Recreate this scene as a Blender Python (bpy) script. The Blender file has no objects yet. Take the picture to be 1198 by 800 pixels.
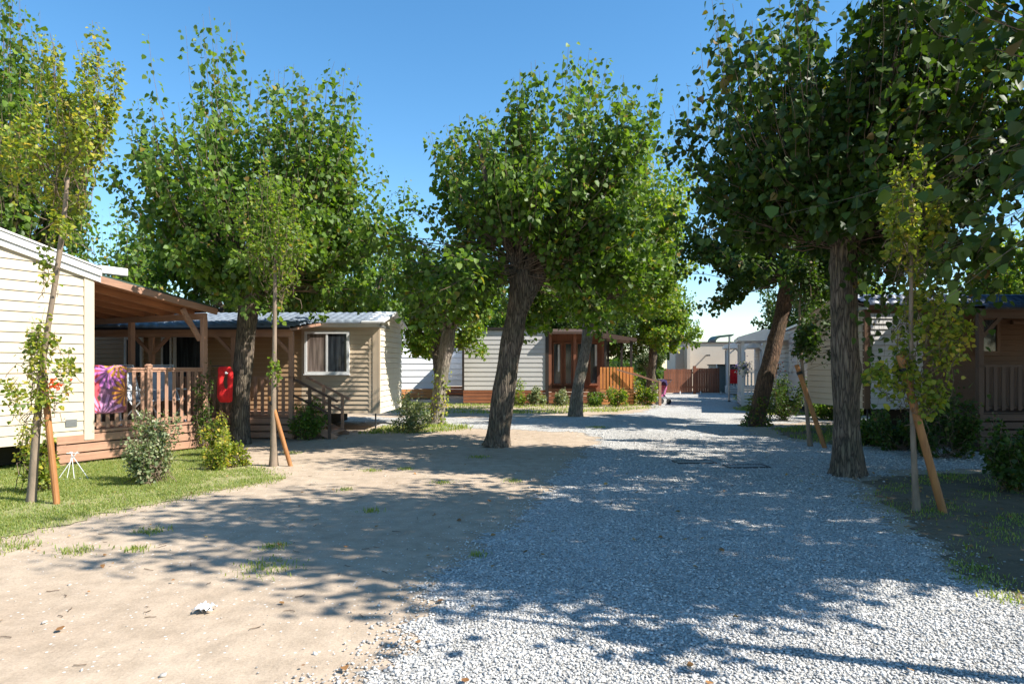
import bpy, math, random
import numpy as np
from mathutils import Vector, Matrix

scn = bpy.context.scene
COL = scn.collection
F = 800.0
CAMH = 1.6
YH = 428.0
def PX(px, Y): return (px - 599.0) * Y / F
def PZ(py, Y): return CAMH + (YH - py) * Y / F
def GY(py): return CAMH * F / (py - YH)
def G(px, py):
    Y = GY(py); return (PX(px, Y), Y)

# ------------------------------------------------------------------ materials
def newmat(name):
    m = bpy.data.materials.new(name); m.use_nodes = True
    nt = m.node_tree; nt.nodes.clear()
    out = nt.nodes.new('ShaderNodeOutputMaterial')
    return m, nt, out
def N(nt, t, **kw):
    n = nt.nodes.new(t)
    for k, v in kw.items():
        if k.startswith('i_'):
            n.inputs[k[2:].replace('_', ' ')].default_value = v
        else: setattr(n, k, v)
    return n
def L(nt, a, b): nt.links.new(a, b)
def ramp(nt, fac, stops):
    r = nt.nodes.new('ShaderNodeValToRGB')
    els = r.color_ramp.elements
    while len(els) < len(stops): els.new(0.5)
    for e, (p, c) in zip(els, stops):
        e.position = p; e.color = (c[0], c[1], c[2], 1)
    L(nt, fac, r.inputs['Fac'])
    return r
def coords(nt, scale=(1, 1, 1), kind='Object'):
    tc = nt.nodes.new('ShaderNodeTexCoord'); mp = nt.nodes.new('ShaderNodeMapping')
    mp.inputs['Scale'].default_value = scale
    L(nt, tc.outputs[kind], mp.inputs['Vector'])
    return mp.outputs['Vector']
def noise(nt, vec, scale, detail=4, rough=.55):
    n = nt.nodes.new('ShaderNodeTexNoise'); n.inputs['Scale'].default_value = scale
    n.inputs['Detail'].default_value = detail; n.inputs['Roughness'].default_value = rough
    if vec is not None: L(nt, vec, n.inputs['Vector'])
    return n
def bump(nt, h, strength, dist, prev=None):
    b = nt.nodes.new('ShaderNodeBump'); b.inputs['Strength'].default_value = strength
    b.inputs['Distance'].default_value = dist; L(nt, h, b.inputs['Height'])
    if prev is not None: L(nt, prev, b.inputs['Normal'])
    return b.outputs['Normal']
def mixc(nt, fac, a, b, mode='MIX'):
    m = nt.nodes.new('ShaderNodeMix'); m.data_type = 'RGBA'; m.blend_type = mode
    for s, v in ((0, fac), (6, a), (7, b)):
        if hasattr(v, 'links'): L(nt, v, m.inputs[s])
        elif s == 0: m.inputs[0].default_value = v
        else: m.inputs[s].default_value = (v[0], v[1], v[2], 1)
    return m.outputs[2]

def simple(name, c1, c2=None, scale=6, rough=.6, bumps=.0, bscale=40, stretch=(1, 1, 1), metal=0, island=0.0):
    m, nt, out = newmat(name)
    p = N(nt, 'ShaderNodeBsdfPrincipled'); p.inputs['Roughness'].default_value = rough
    p.inputs['Metallic'].default_value = metal
    v = coords(nt, stretch)
    n = noise(nt, v, scale, 5, .6)
    c2 = c2 or tuple(x * .75 for x in c1)
    r = ramp(nt, n.outputs['Fac'], [(.35, c2), (.65, c1)])
    col = r.outputs['Color']
    if island:
        g = nt.nodes.new('ShaderNodeNewGeometry')
        rr = ramp(nt, g.outputs['Random Per Island'], [(0, (1 - island,) * 3), (1, (1 + island * .4,) * 3)])
        col = mixc(nt, 1.0, col, rr.outputs['Color'], 'MULTIPLY')
    L(nt, col, p.inputs['Base Color'])
    if bumps:
        n2 = noise(nt, v, bscale, 4, .6)
        L(nt, bump(nt, n2.outputs['Fac'], bumps, .01), p.inputs['Normal'])
    L(nt, p.outputs[0], out.inputs[0])
    return m

def wood(name, c1, c2, axis=0, rough=.65):
    m, nt, out = newmat(name)
    p = N(nt, 'ShaderNodeBsdfPrincipled'); p.inputs['Roughness'].default_value = rough
    sc = [22, 22, 22]; sc[axis] = 1.2
    v = coords(nt, tuple(sc))
    n = noise(nt, v, 1.0, 6, .65)
    v2 = coords(nt)
    n2 = noise(nt, v2, 2.5, 4, .6)
    r = ramp(nt, n.outputs['Fac'], [(.3, c2), (.7, c1)])
    g = nt.nodes.new('ShaderNodeNewGeometry')
    rr = ramp(nt, g.outputs['Random Per Island'], [(0, (.72,) * 3), (1, (1.15,) * 3)])
    col = mixc(nt, 1.0, r.outputs['Color'], rr.outputs['Color'], 'MULTIPLY')
    r2 = ramp(nt, n2.outputs['Fac'], [(.35, (.7, .7, .72)), (.6, (1, 1, 1))])
    col = mixc(nt, .6, col, r2.outputs['Color'], 'MULTIPLY')
    L(nt, col, p.inputs['Base Color'])
    L(nt, bump(nt, n.outputs['Fac'], .35, .004), p.inputs['Normal'])
    L(nt, p.outputs[0], out.inputs[0])
    return m

def leafmat(name, stops, trans=.4, rough=.5, back=1.35, tmul=(1.7, 1.9, .35), spec=.35, pale=.3):
    m, nt, out = newmat(name)
    g = nt.nodes.new('ShaderNodeNewGeometry')
    r = ramp(nt, g.outputs['Random Per Island'], stops)
    col = mixc(nt, g.outputs['Backfacing'], r.outputs['Color'],
               mixc(nt, pale, r.outputs['Color'], (.16, .2, .11)))
    p = N(nt, 'ShaderNodeBsdfPrincipled'); p.inputs['Roughness'].default_value = rough
    p.inputs['Specular IOR Level'].default_value = spec
    L(nt, col, p.inputs['Base Color'])
    t = nt.nodes.new('ShaderNodeBsdfTranslucent')
    L(nt, mixc(nt, 1.0, col, tmul, 'MULTIPLY'), t.inputs['Color'])
    mx = nt.nodes.new('ShaderNodeMixShader'); mx.inputs[0].default_value = trans
    L(nt, p.outputs[0], mx.inputs[1]); L(nt, t.outputs[0], mx.inputs[2])
    L(nt, mx.outputs[0], out.inputs[0])
    return m

def barkmat(name, c1, c2, c3, big=1.0):
    m, nt, out = newmat(name)
    p = N(nt, 'ShaderNodeBsdfPrincipled'); p.inputs['Roughness'].default_value = .9
    v = coords(nt, (1, 1, .12))
    n0 = noise(nt, v, 10 * big, 3, .6)
    wob = nt.nodes.new('ShaderNodeVectorMath'); wob.operation = 'MULTIPLY_ADD'
    L(nt, n0.outputs['Color'], wob.inputs[0]); wob.inputs[1].default_value = (.12, .12, .12); L(nt, v, wob.inputs[2])
    vo = nt.nodes.new('ShaderNodeTexVoronoi'); vo.feature = 'DISTANCE_TO_EDGE'
    vo.inputs['Scale'].default_value = 24 * big; L(nt, wob.outputs[0], vo.inputs['Vector'])
    n = noise(nt, v, 40 * big, 5, .7)
    n3 = noise(nt, coords(nt), 3, 4, .6)
    r = ramp(nt, vo.outputs['Distance'], [(0.0, c3), (.12, c2), (.4, c1)])
    r2 = ramp(nt, n.outputs['Fac'], [(.3, (.6, .6, .6)), (.7, (1.15, 1.12, 1.1))])
    col = mixc(nt, 1, r.outputs['Color'], r2.outputs['Color'], 'MULTIPLY')
    r3 = ramp(nt, n3.outputs['Fac'], [(.4, (.75, .8, .7)), (.62, (1.1, 1.08, 1.05))])
    col = mixc(nt, 1, col, r3.outputs['Color'], 'MULTIPLY')
    L(nt, col, p.inputs['Base Color'])
    mh = nt.nodes.new('ShaderNodeMath'); mh.operation = 'MINIMUM'; L(nt, vo.outputs['Distance'], mh.inputs[0]); mh.inputs[1].default_value = .3
    b1 = bump(nt, mh.outputs[0], .9, .06)
    L(nt, bump(nt, n.outputs['Fac'], .6, .015, b1), p.inputs['Normal'])
    L(nt, p.outputs[0], out.inputs[0])
    return m

def groundmat(name, cols, big=.35, fine=60, pebbles=True, bstr=.5):
    m, nt, out = newmat(name)
    p = N(nt, 'ShaderNodeBsdfPrincipled'); p.inputs['Roughness'].default_value = .95
    p.inputs['Specular IOR Level'].default_value = .15
    v = coords(nt)
    n1 = noise(nt, v, big, 6, .6)
    n2 = noise(nt, v, 4.5, 6, .65)
    n3 = noise(nt, v, fine, 4, .7)
    a = ramp(nt, n1.outputs['Fac'], [(.35, cols[0]), (.65, cols[1])])
    b = ramp(nt, n2.outputs['Fac'], [(.35, (.82, .81, .79)), (.6, (1.04, 1.03, 1.02))])
    c = ramp(nt, n3.outputs['Fac'], [(.3, (.8, .79, .78)), (.6, (1.04, 1.04, 1.04))])
    col = mixc(nt, 1, a.outputs['Color'], b.outputs['Color'], 'MULTIPLY')
    col = mixc(nt, 1, col, c.outputs['Color'], 'MULTIPLY')
    if pebbles:
        vo = nt.nodes.new('ShaderNodeTexVoronoi'); vo.inputs['Scale'].default_value = 38; L(nt, v, vo.inputs['Vector'])
        sep = nt.nodes.new('ShaderNodeSeparateColor'); L(nt, vo.outputs['Color'], sep.inputs[0])
        k = ramp(nt, sep.outputs[0], [(.93, (0, 0, 0)), (.95, (1, 1, 1))])
        k2 = ramp(nt, vo.outputs['Distance'], [(.25, (1, 1, 1)), (.35, (0, 0, 0))])
        kk = mixc(nt, 1, k.outputs['Color'], k2.outputs['Color'], 'MULTIPLY')
        col = mixc(nt, kk, col, cols[2])
    L(nt, col, p.inputs['Base Color'])
    nr_ = noise(nt, coords(nt, (2.6, .32, 1)), 1.1, 4, .6); b0 = bump(nt, nr_.outputs['Fac'], bstr, .04)
    b1 = bump(nt, n2.outputs['Fac'], bstr * 1.3, .03, b0)
    L(nt, bump(nt, n3.outputs['Fac'], bstr, .008, b1), p.inputs['Normal'])
    L(nt, p.outputs[0], out.inputs[0])
    return m

def gravelmat():
    m, nt, out = newmat('gravel')
    p = N(nt, 'ShaderNodeBsdfPrincipled'); p.inputs['Roughness'].default_value = .9
    p.inputs['Specular IOR Level'].default_value = .2
    v = coords(nt)
    vo = nt.nodes.new('ShaderNodeTexVoronoi'); vo.inputs['Scale'].default_value = 42; L(nt, v, vo.inputs['Vector'])
    vo2 = nt.nodes.new('ShaderNodeTexVoronoi'); vo2.inputs['Scale'].default_value = 19; L(nt, v, vo2.inputs['Vector'])
    sep = nt.nodes.new('ShaderNodeSeparateColor'); L(nt, vo.outputs['Color'], sep.inputs[0])
    a = ramp(nt, sep.outputs[0], [(0, (.22, .215, .2)), (.25, (.4, .39, .365)), (.8, (.54, .525, .495)), (1, (.66, .64, .61))])
    n1 = noise(nt, v, .5, 6, .65)
    b = ramp(nt, n1.outputs['Fac'], [(.35, (.86, .84, .81)), (.6, (1.03, 1.03, 1.03))])
    n2 = noise(nt, v, 6, 5, .7)
    c = ramp(nt, n2.outputs['Fac'], [(.3, (.8, .79, .78)), (.6, (1.04, 1.04, 1.04))])
    col = mixc(nt, 1, a.outputs['Color'], b.outputs['Color'], 'MULTIPLY')
    col = mixc(nt, 1, col, c.outputs['Color'], 'MULTIPLY')
    L(nt, col, p.inputs['Base Color'])
    inv = nt.nodes.new('ShaderNodeMath'); inv.operation = 'SUBTRACT'; inv.inputs[0].default_value = 1
    L(nt, vo.outputs['Distance'], inv.inputs[1])
    b1 = bump(nt, inv.outputs[0], .8, .02)
    b2 = bump(nt, vo2.outputs['Distance'], .4, .02, b1)
    L(nt, b2, p.inputs['Normal'])
    L(nt, p.outputs[0], out.inputs[0])
    return m

def glassmat(name, col=(.02, .025, .03), rough=.08):
    m, nt, out = newmat(name)
    p = N(nt, 'ShaderNodeBsdfPrincipled'); p.inputs['Roughness'].default_value = rough
    n = noise(nt, coords(nt, (9, 9, .6)), 2, 3, .5)
    r = ramp(nt, n.outputs['Fac'], [(.4, col), (.62, tuple(c * 2.2 + .01 for c in col))])
    L(nt, r.outputs['Color'], p.inputs['Base Color'])
    L(nt, p.outputs[0], out.inputs[0])
    return m

def palmtowel():
    """pink / purple / orange beach towel with palm fans: colours of the cloth only"""
    m, nt, out = newmat('palm_print_cloth')
    p = N(nt, 'ShaderNodeBsdfPrincipled'); p.inputs['Roughness'].default_value = .9
    tc = nt.nodes.new('ShaderNodeTexCoord'); sp = nt.nodes.new('ShaderNodeSeparateXYZ')
    L(nt, tc.outputs['Object'], sp.inputs[0])
    def math_(op, a, b=None):
        n = nt.nodes.new('ShaderNodeMath'); n.operation = op
        for i, v in enumerate((a, b)):
            if v is None: continue
            if hasattr(v, 'links'): L(nt, v, n.inputs[i])
            else: n.inputs[i].default_value = v
        return n.outputs[0]
    def fan(cx, cz, k, rad, ph):
        dx = math_('SUBTRACT', sp.outputs[0], cx); dz = math_('SUBTRACT', sp.outputs[2], cz)
        an = math_('ARCTAN2', dz, dx)
        s = math_('SINE', math_('ADD', math_('MULTIPLY', an, k), ph))
        r = math_('SQRT', math_('ADD', math_('MULTIPLY', dx, dx), math_('MULTIPLY', dz, dz)))
        leafy = math_('GREATER_THAN', s, math_('SUBTRACT', math_('MULTIPLY', r, 2.2), .5))
        return math_('MULTIPLY', leafy, math_('LESS_THAN', r, rad))
    n = noise(nt, tc.outputs['Object'], 4, 3, .5)
    xx = math_('ADD', sp.outputs[0], math_('MULTIPLY', n.outputs['Fac'], .06))
    base = ramp(nt, math_('MULTIPLY', xx, 1.8), [(.0, (.62, .07, .08)), (.2, (.6, .07, .1)), (.27, (.2, .09, .16)), (.65, (.26, .11, .19)), (.72, (.25, .08, .1))])
    base.color_ramp.interpolation = 'LINEAR'
    f1 = fan(.14, .78, 16, .36, 0.5); f2 = fan(.26, 1.52, 15, .3, 1.5); f3 = fan(.55, 1.15, 14, .24, .8); f4 = fan(.4, 1.62, 12, .22, .2)
    col = mixc(nt, f1, base.outputs['Color'], (.58, .26, .46))
    col = mixc(nt, f2, col, (.6, .18, .5))
    col = mixc(nt, f3, col, (.68, .27, .05))
    col = mixc(nt, f4, col, (.68, .31, .06))
    L(nt, col, p.inputs['Base Color']); L(nt, p.outputs[0], out.inputs[0])
    return m

M = {}
M['siding_cream'] = simple('siding_cream', (.56, .48, .355), (.51, .435, .32), 1.2, .55, .08, 30)
M['siding_beige'] = simple('siding_beige', (.6, .47, .33), (.53, .41, .29), 1.0, .55, .08, 30)
M['siding_cream2'] = simple('siding_cream_end', (.72, .66, .52), (.66, .6, .47), 1.2, .55)
M['siding_white'] = simple('siding_white', (.74, .75, .76), (.66, .67, .68), .8, .5)
M['siding_grey'] = simple('siding_grey', (.56, .54, .5), (.5, .48, .45), .8, .55)
M['siding_pinkgrey'] = simple('siding_pink_grey', (.55, .49, .46), (.48, .43, .4), .8, .55)
M['white'] = simple('white_paint', (.76, .76, .75), (.68, .68, .66), 2, .45)
M['white_trim'] = simple('white_trim', (.72, .71, .68), (.62, .61, .58), 3, .5)
M['stucco'] = simple('beige_stucco', (.5, .44, .36), (.44, .385, .31), .5, .9, .2, 12)
M['greyshed'] = simple('grey_green_sheet', (.24, .28, .27), (.2, .24, .23), 1, .6)
M['wood_x'] = wood('brown_wood_x', (.45, .25, .16), (.3, .165, .105), 0)
M['wood_y'] = wood('brown_wood_y', (.45, .25, .16), (.3, .165, .105), 1)
M['wood_z'] = wood('brown_wood_z', (.45, .25, .16), (.3, .165, .105), 2)
M['wood_dark_x'] = wood('dark_wood_x', (.1, .055, .035), (.065, .036, .022), 0)
M['wood_dark_z'] = wood('dark_wood_z', (.1, .055, .035), (.065, .036, .022), 2)
M['wood_red_z'] = wood('reddish_wood_z', (.3, .11, .05), (.2, .07, .035), 2)
M['wood_red_x'] = wood('reddish_wood_x', (.36, .13, .05), (.24, .085, .04), 0)
M['wood_orange_z'] = wood('orange_wood_z', (.78, .3, .07), (.58, .2, .05), 2)
M['wood_orange_x'] = wood('orange_wood_x', (.75, .33, .11), (.55, .22, .07), 0)
M['stake'] = wood('round_stake_wood', (.44, .19, .055), (.3, .12, .035), 2)
M['rafter'] = wood('porch_ceiling_wood', (.5, .22, .1), (.36, .15, .07), 0)
M['roof_green'] = simple('dark_green_roof_edge', (.035, .07, .055), (.025, .05, .04), 3, .5)
M['tile_slate'] = simple('slate_grey_tile', (.24, .285, .34), (.16, .19, .235), 4, .5, .15, 30)
M['tile_blue'] = simple('dark_blue_tile', (.045, .075, .14), (.03, .05, .09), 4, .4, .1, 30)
M['dark_trim'] = simple('dark_brown_trim', (.03, .022, .018), None, 3, .5)
M['metal'] = simple('galvanised_metal', (.4, .41, .42), (.3, .31, .32), 5, .4, metal=.8)
M['dark_metal'] = simple('dark_metal', (.04, .04, .045), None, 5, .5, metal=.3)
M['black'] = simple('underfloor_dark', (.02, .018, .016), None, 4, .9)
M['siding_porch_shade'] = simple('siding_porch_shade', (.42, .27, .15), (.36, .23, .125), 1.0, .55)  # beige siding turned browner: porch shade and warm bounce put into the colour
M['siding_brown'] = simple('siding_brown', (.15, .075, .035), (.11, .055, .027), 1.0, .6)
M['glass'] = glassmat('window_glass')
M['curtain'] = glassmat('window_glass_with_curtain', (.13, .1, .085), .12)
M['red_cloth'] = simple('red_towel_cloth', (.72, .02, .02), (.55, .015, .015), 12, .95, .3, 60)
M['grey_cloth'] = simple('grey_blue_cloth', (.45, .5, .56), (.38, .42, .48), 6, .8)
M['pink_cloth'] = simple('pink_cloth', (.6, .15, .3), (.3, .08, .2), 14, .9)
M['purple_cloth'] = simple('purple_cloth', (.05, .03, .12), (.03, .02, .07), 8, .9)
M['rubber'] = simple('black_rubber', (.02, .02, .02), None, 5, .7)
M['paper'] = simple('white_paper', (.82, .82, .82), (.75, .75, .76), 8, .8)
M['towel'] = palmtowel()
M['dirt'] = groundmat('sandy_dirt', [(.41, .32, .235), (.48, .39, .295), (.6, .58, .54)], bstr=.35)
M['soil'] = groundmat('grassy_soil', [(.24, .26, .1), (.4, .35, .2), (.3, .28, .2)], bstr=.6, pebbles=False)
M['soil_dry'] = groundmat('dry_leafy_soil', [(.15, .115, .075), (.25, .19, .13), (.3, .22, .12)], bstr=.7)
M['gravel'] = gravelmat()
M['stone'] = simple('gravel_stone', (.6, .58, .545), (.48, .465, .435), 3, .85, island=.45)
M['stone_warm'] = simple('pebble_stone', (.55, .5, .43), (.42, .37, .31), 3, .85, island=.4)
M['bark'] = barkmat('poplar_bark', (.27, .215, .16), (.17, .13, .1), (.045, .034, .026))
M['bark_brown'] = barkmat('brown_bark', (.26, .15, .09), (.17, .1, .06), (.05, .03, .02), 1.2)
M['bark_light'] = barkmat('pale_bark', (.38, .33, .28), (.27, .23, .19), (.12, .1, .085), 1.1)
M['twig'] = simple('twig_bark', (.2, .14, .09), (.13, .09, .06), 8, .85)
M['stem'] = simple('young_stem_bark', (.27, .2, .14), (.17, .13, .09), 14, .8, .4, 50, (1, 1, .3))
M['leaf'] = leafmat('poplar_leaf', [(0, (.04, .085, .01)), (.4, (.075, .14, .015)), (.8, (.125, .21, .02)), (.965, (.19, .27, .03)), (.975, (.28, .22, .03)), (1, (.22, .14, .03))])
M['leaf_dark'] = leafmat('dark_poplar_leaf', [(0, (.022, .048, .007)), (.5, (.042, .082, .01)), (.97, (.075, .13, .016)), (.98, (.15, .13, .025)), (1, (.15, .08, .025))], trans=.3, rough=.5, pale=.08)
M['leaf_lime'] = leafmat('lime_leaf', [(0, (.08, .14, .015)), (.5, (.14, .22, .022)), (.9, (.23, .28, .03)), (.97, (.34, .3, .04)), (1, (.3, .17, .03))], trans=.45)
M['leaf_yellow'] = leafmat('yellowing_leaf', [(0, (.1, .16, .02)), (.45, (.22, .27, .03)), (.8, (.36, .34, .045)), (1, (.5, .36, .05))], trans=.42)
M['leaf_shrub'] = leafmat('grey_green_shrub_leaf', [(0, (.08, .12, .05)), (.5, (.16, .2, .09)), (.85, (.28, .3, .16)), (1, (.45, .43, .28))], trans=.25)
M['leaf_ivy'] = leafmat('ivy_leaf', [(0, (.03, .06, .012)), (.6, (.09, .14, .02)), (1, (.25, .18, .03))], trans=.3)
M['flower_red'] = leafmat('orange_red_petal', [(0, (.8, .08, .03)), (1, (.85, .2, .06))], trans=.3)
M['flower_violet'] = leafmat('violet_petal', [(0, (.2, .1, .5)), (.6, (.45, .35, .7)), (1, (.75, .7, .8))], trans=.3)
M['dryleaf'] = leafmat('dry_leaf', [(0, (.2, .09, .03)), (.5, (.32, .16, .06)), (.9, (.42, .24, .08)), (1, (.5, .36, .1))], trans=.1, rough=.8)
M['grass'] = leafmat('grass_blade', [(0, (.12, .18, .03)), (.45, (.22, .28, .05)), (.8, (.33, .35, .09)), (1, (.48, .42, .2))], trans=.35, rough=.6)

# ------------------------------------------------------------------ object helpers
def tag(o, label=None, cat=None, group=None, kind=None):
    if label: o['label'] = label
    if cat: o['category'] = cat
    if group: o['group'] = group
    if kind: o['kind'] = kind
    return o
def thing(name, label, cat, loc=(0, 0, 0), rz=0, group=None):
    o = bpy.data.objects.new(name, None); COL.objects.link(o)
    o.empty_display_size = .2
    o.location = loc; o.rotation_euler = (0, 0, math.radians(rz))
    return tag(o, label, cat, group)
def children(o): return [c for c in bpy.data.objects if c.parent == o]
def copy_tree(o, parent=None):
    c = o.copy(); COL.objects.link(c)
    if parent is not None: c.parent = parent
    for ch in children(o): copy_tree(ch, c)
    return c
def np_mesh(name, verts, faces, mats, parent=None, midx=None, smooth=False):
    """faces: ndarray (n,k) all of the same k, or a list of such arrays"""
    me = bpy.data.meshes.new(name)
    if isinstance(faces, np.ndarray): faces = [faces]
    faces = [f for f in faces if len(f)]
    verts = np.asarray(verts, dtype=np.float32)
    loops = np.concatenate([f.reshape(-1) for f in faces]).astype(np.int32)
    tot = np.concatenate([np.full(len(f), f.shape[1], np.int32) for f in faces])
    start = np.concatenate([[0], np.cumsum(tot)[:-1]]).astype(np.int32)
    me.vertices.add(len(verts)); me.vertices.foreach_set('co', verts.reshape(-1))
    me.loops.add(len(loops)); me.loops.foreach_set('vertex_index', loops)
    me.polygons.add(len(tot)); me.polygons.foreach_set('loop_start', start)
    try: me.polygons.foreach_set('loop_total', tot)
    except Exception: pass
    if midx is not None: me.polygons.foreach_set('material_index', np.asarray(midx, np.int32))
    if smooth: me.polygons.foreach_set('use_smooth', np.ones(len(tot), bool))
    for m in (mats if isinstance(mats, (list, tuple)) else [mats]): me.materials.append(m)
    me.update(calc_edges=True); me.validate()
    o = bpy.data.objects.new(name, me); COL.objects.link(o)
    if parent is not None: o.parent = parent
    return o

class MB:
    def __init__(s): s.v = []; s.f = []; s.m = []; s.cur = 0
    def add(s, vs, fs):
        b = len(s.v); s.v += [tuple(v) for v in vs]
        for f in fs: s.f.append([b + i for i in f]); s.m.append(s.cur)
        return s
    def box(s, x0, y0, z0, x1, y1, z1):
        if x1 < x0: x0, x1 = x1, x0
        if y1 < y0: y0, y1 = y1, y0
        if z1 < z0: z0, z1 = z1, z0
        return s.add([(x0, y0, z0), (x1, y0, z0), (x1, y1, z0), (x0, y1, z0), (x0, y0, z1), (x1, y0, z1), (x1, y1, z1), (x0, y1, z1)],
                     [(0, 3, 2, 1), (4, 5, 6, 7), (0, 1, 5, 4), (1, 2, 6, 5), (2, 3, 7, 6), (3, 0, 4, 7)])
    def beam(s, p, q, w, h, up=(0, 0, 1)):
        p = Vector(p); q = Vector(q); d = (q - p).normalized(); u = Vector(up)
        sx = d.cross(u)
        if sx.length < 1e-4: sx = d.cross(Vector((0, 1, 0)))
        sx.normalize(); uz = sx.cross(d).normalized()
        vs = []
        for c in (p, q):
            for a, b in ((-1, -1), (1, -1), (1, 1), (-1, 1)):
                vs.append(c + sx * a * w / 2 + uz * b * h / 2)
        return s.add(vs, [(0, 3, 2, 1), (4, 5, 6, 7), (0, 1, 5, 4), (1, 2, 6, 5), (2, 3, 7, 6), (3, 0, 4, 7)])
    def tube(s, pts, r, n=8, cap=True):
        pts = [Vector(p) for p in pts]
        rs = r if isinstance(r, (list, tuple)) else [r] * len(pts)
        rings = []
        for i, p in enumerate(pts):
            d = (pts[min(i + 1, len(pts) - 1)] - pts[max(i - 1, 0)]).normalized()
            a = d.cross(Vector((0, 0, 1)))
            if a.length < .05: a = d.cross(Vector((0, 1, 0)))
            a.normalize(); b = d.cross(a)
            rings.append([p + (a * math.cos(t) + b * math.sin(t)) * rs[i] for t in [2 * math.pi * k / n for k in range(n)]])
        vs = [v for rg in rings for v in rg]; fs = []
        for i in range(len(rings) - 1):
            for k in range(n):
                fs.append((i * n + k, i * n + (k + 1) % n, (i + 1) * n + (k + 1) % n, (i + 1) * n + k))
        if cap:
            fs.append(tuple(range(n))[::-1]); fs.append(tuple((len(rings) - 1) * n + k for k in range(n)))
        return s.add(vs, fs)
    def prism(s, poly, axis, a0, a1):
        """poly in the plane across axis (0: yz, 1: xz, 2: xy)"""
        def P(u, v, w): return {0: (w, u, v), 1: (u, w, v), 2: (u, v, w)}[axis]
        n = len(poly)
        vs = [P(u, v, a0) for u, v in poly] + [P(u, v, a1) for u, v in poly]
        fs = [tuple(range(n)), tuple(range(n, 2 * n))[::-1]] + [(i, n + i, n + (i + 1) % n, (i + 1) % n) for i in range(n)]
        return s.add(vs, fs)
    def build(s, name, mats, parent=None, smooth=False, bevel=0):
        me = bpy.data.meshes.new(name); me.from_pydata([tuple(v) for v in s.v], [], s.f)
        for m in (mats if isinstance(mats, (list, tuple)) else [mats]): me.materials.append(m)
        me.polygons.foreach_set('material_index', s.m)
        if smooth: me.polygons.foreach_set('use_smooth', [True] * len(s.f))
        me.update()
        import bmesh
        bm = bmesh.new(); bm.from_mesh(me); bmesh.ops.recalc_face_normals(bm, faces=bm.faces); bm.to_mesh(me); bm.free()
        o = bpy.data.objects.new(name, me); COL.objects.link(o)
        if parent is not None: o.parent = parent
        if bevel:
            b = o.modifiers.new('b', 'BEVEL'); b.width = bevel; b.segments = 1; b.limit_method = 'ANGLE'
        return o

def siding(mb, origin, d, n, length, z0, ztop, pitch=.155, out=.03, apex=None, gap=None):
    """lapped boards on a wall from origin along d with outward normal n; ztop is a number or, with apex=(s, z), a gable from ztop at both ends"""
    d = Vector((d[0], d[1], 0)); n = Vector((n[0], n[1], 0)); o = Vector((origin[0], origin[1], 0))
    def span(z):
        if apex is None: return (0, length) if z <= ztop + 1e-6 else None
        if z <= ztop: return (0, length)
        if z >= apex[1]: return None
        t = (z - ztop) / (apex[1] - ztop)
        return (apex[0] * t, length - (length - apex[0]) * t)
    zmax = ztop if apex is None else apex[1]
    gap = pitch * .05 if gap is None else gap
    z = z0
    while z < zmax - .01:
        zt = min(z + pitch, zmax)
        a = span(z); b = span(zt) or ((apex[0], apex[0]) if apex else None)
        if a is None or b is None: break
        up = Vector((0, 0, 1))
        p0 = o + d * a[0] + up * z; p1 = o + d * a[1] + up * z
        zq = zt - gap; q0 = o + d * b[0] + up * zq; q1 = o + d * b[1] + up * zq
        lip = p0 + n * out + up * .012; lip1 = p1 + n * out + up * .012
        mb.add([p0 - n * .03, p1 - n * .03, p1 + n * out, p0 + n * out, q1 + n * .002, q0 + n * .002],
               [(0, 1, 2, 3), (3, 2, 4, 5)])
        z += pitch
    return mb

def tile_roof(name, x0, x1, yz0, yz1, mat, parent, pitch=.21, row=.36, amp=.022):
    """wavy tiles from the eave yz0 up to the ridge yz1"""
    per = 6
    nx = max(2, int(round((x1 - x0) / pitch))) * per
    ln = math.hypot(yz1[0] - yz0[0], yz1[1] - yz0[1]); nr = max(1, int(round(ln / row)))
    xs = np.linspace(x0, x1, nx + 1)
    prof = np.abs(np.sin(np.linspace(0, nx / per * math.pi, nx + 1))) ** .8 * amp * 1.6
    vs = []; fs = []
    sgn = np.sign(yz1[0] - yz0[0]) or 1
    for r in range(nr):
        for e, lift in ((0, .03), (1, 0.0)):
            t = (r + e) / nr
            y = yz0[0] + (yz1[0] - yz0[0]) * t; z = yz0[1] + (yz1[1] - yz0[1]) * t + lift
            for i, x in enumerate(xs): vs.append((x, y, z + prof[i] + .012))
    W = nx + 1
    for r in range(nr):
        for i in range(nx):
            a = (2 * r) * W + i; b = (2 * r + 1) * W + i
            fs.append((a, a + 1, b + 1, b))
            if r < nr - 1:
                c = (2 * r + 2) * W + i; fs.append((b, b + 1, c + 1, c))
    # the eave's front edge and the underside
    base = len(vs)
    for x in xs: vs.append((x, yz0[0], yz0[1] - .02))
    for i in range(nx): fs.append((i, base + i, base + i + 1, i + 1))
    o = np_mesh(name, np.array(vs), np.array(fs), mat, parent)
    m = MB(); m.add([(x0, yz0[0], yz0[1] - .02), (x1, yz0[0], yz0[1] - .02), (x1, yz1[0], yz1[1] - .02), (x0, yz1[0], yz1[1] - .02)], [(0, 1, 2, 3)])
    return o

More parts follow.
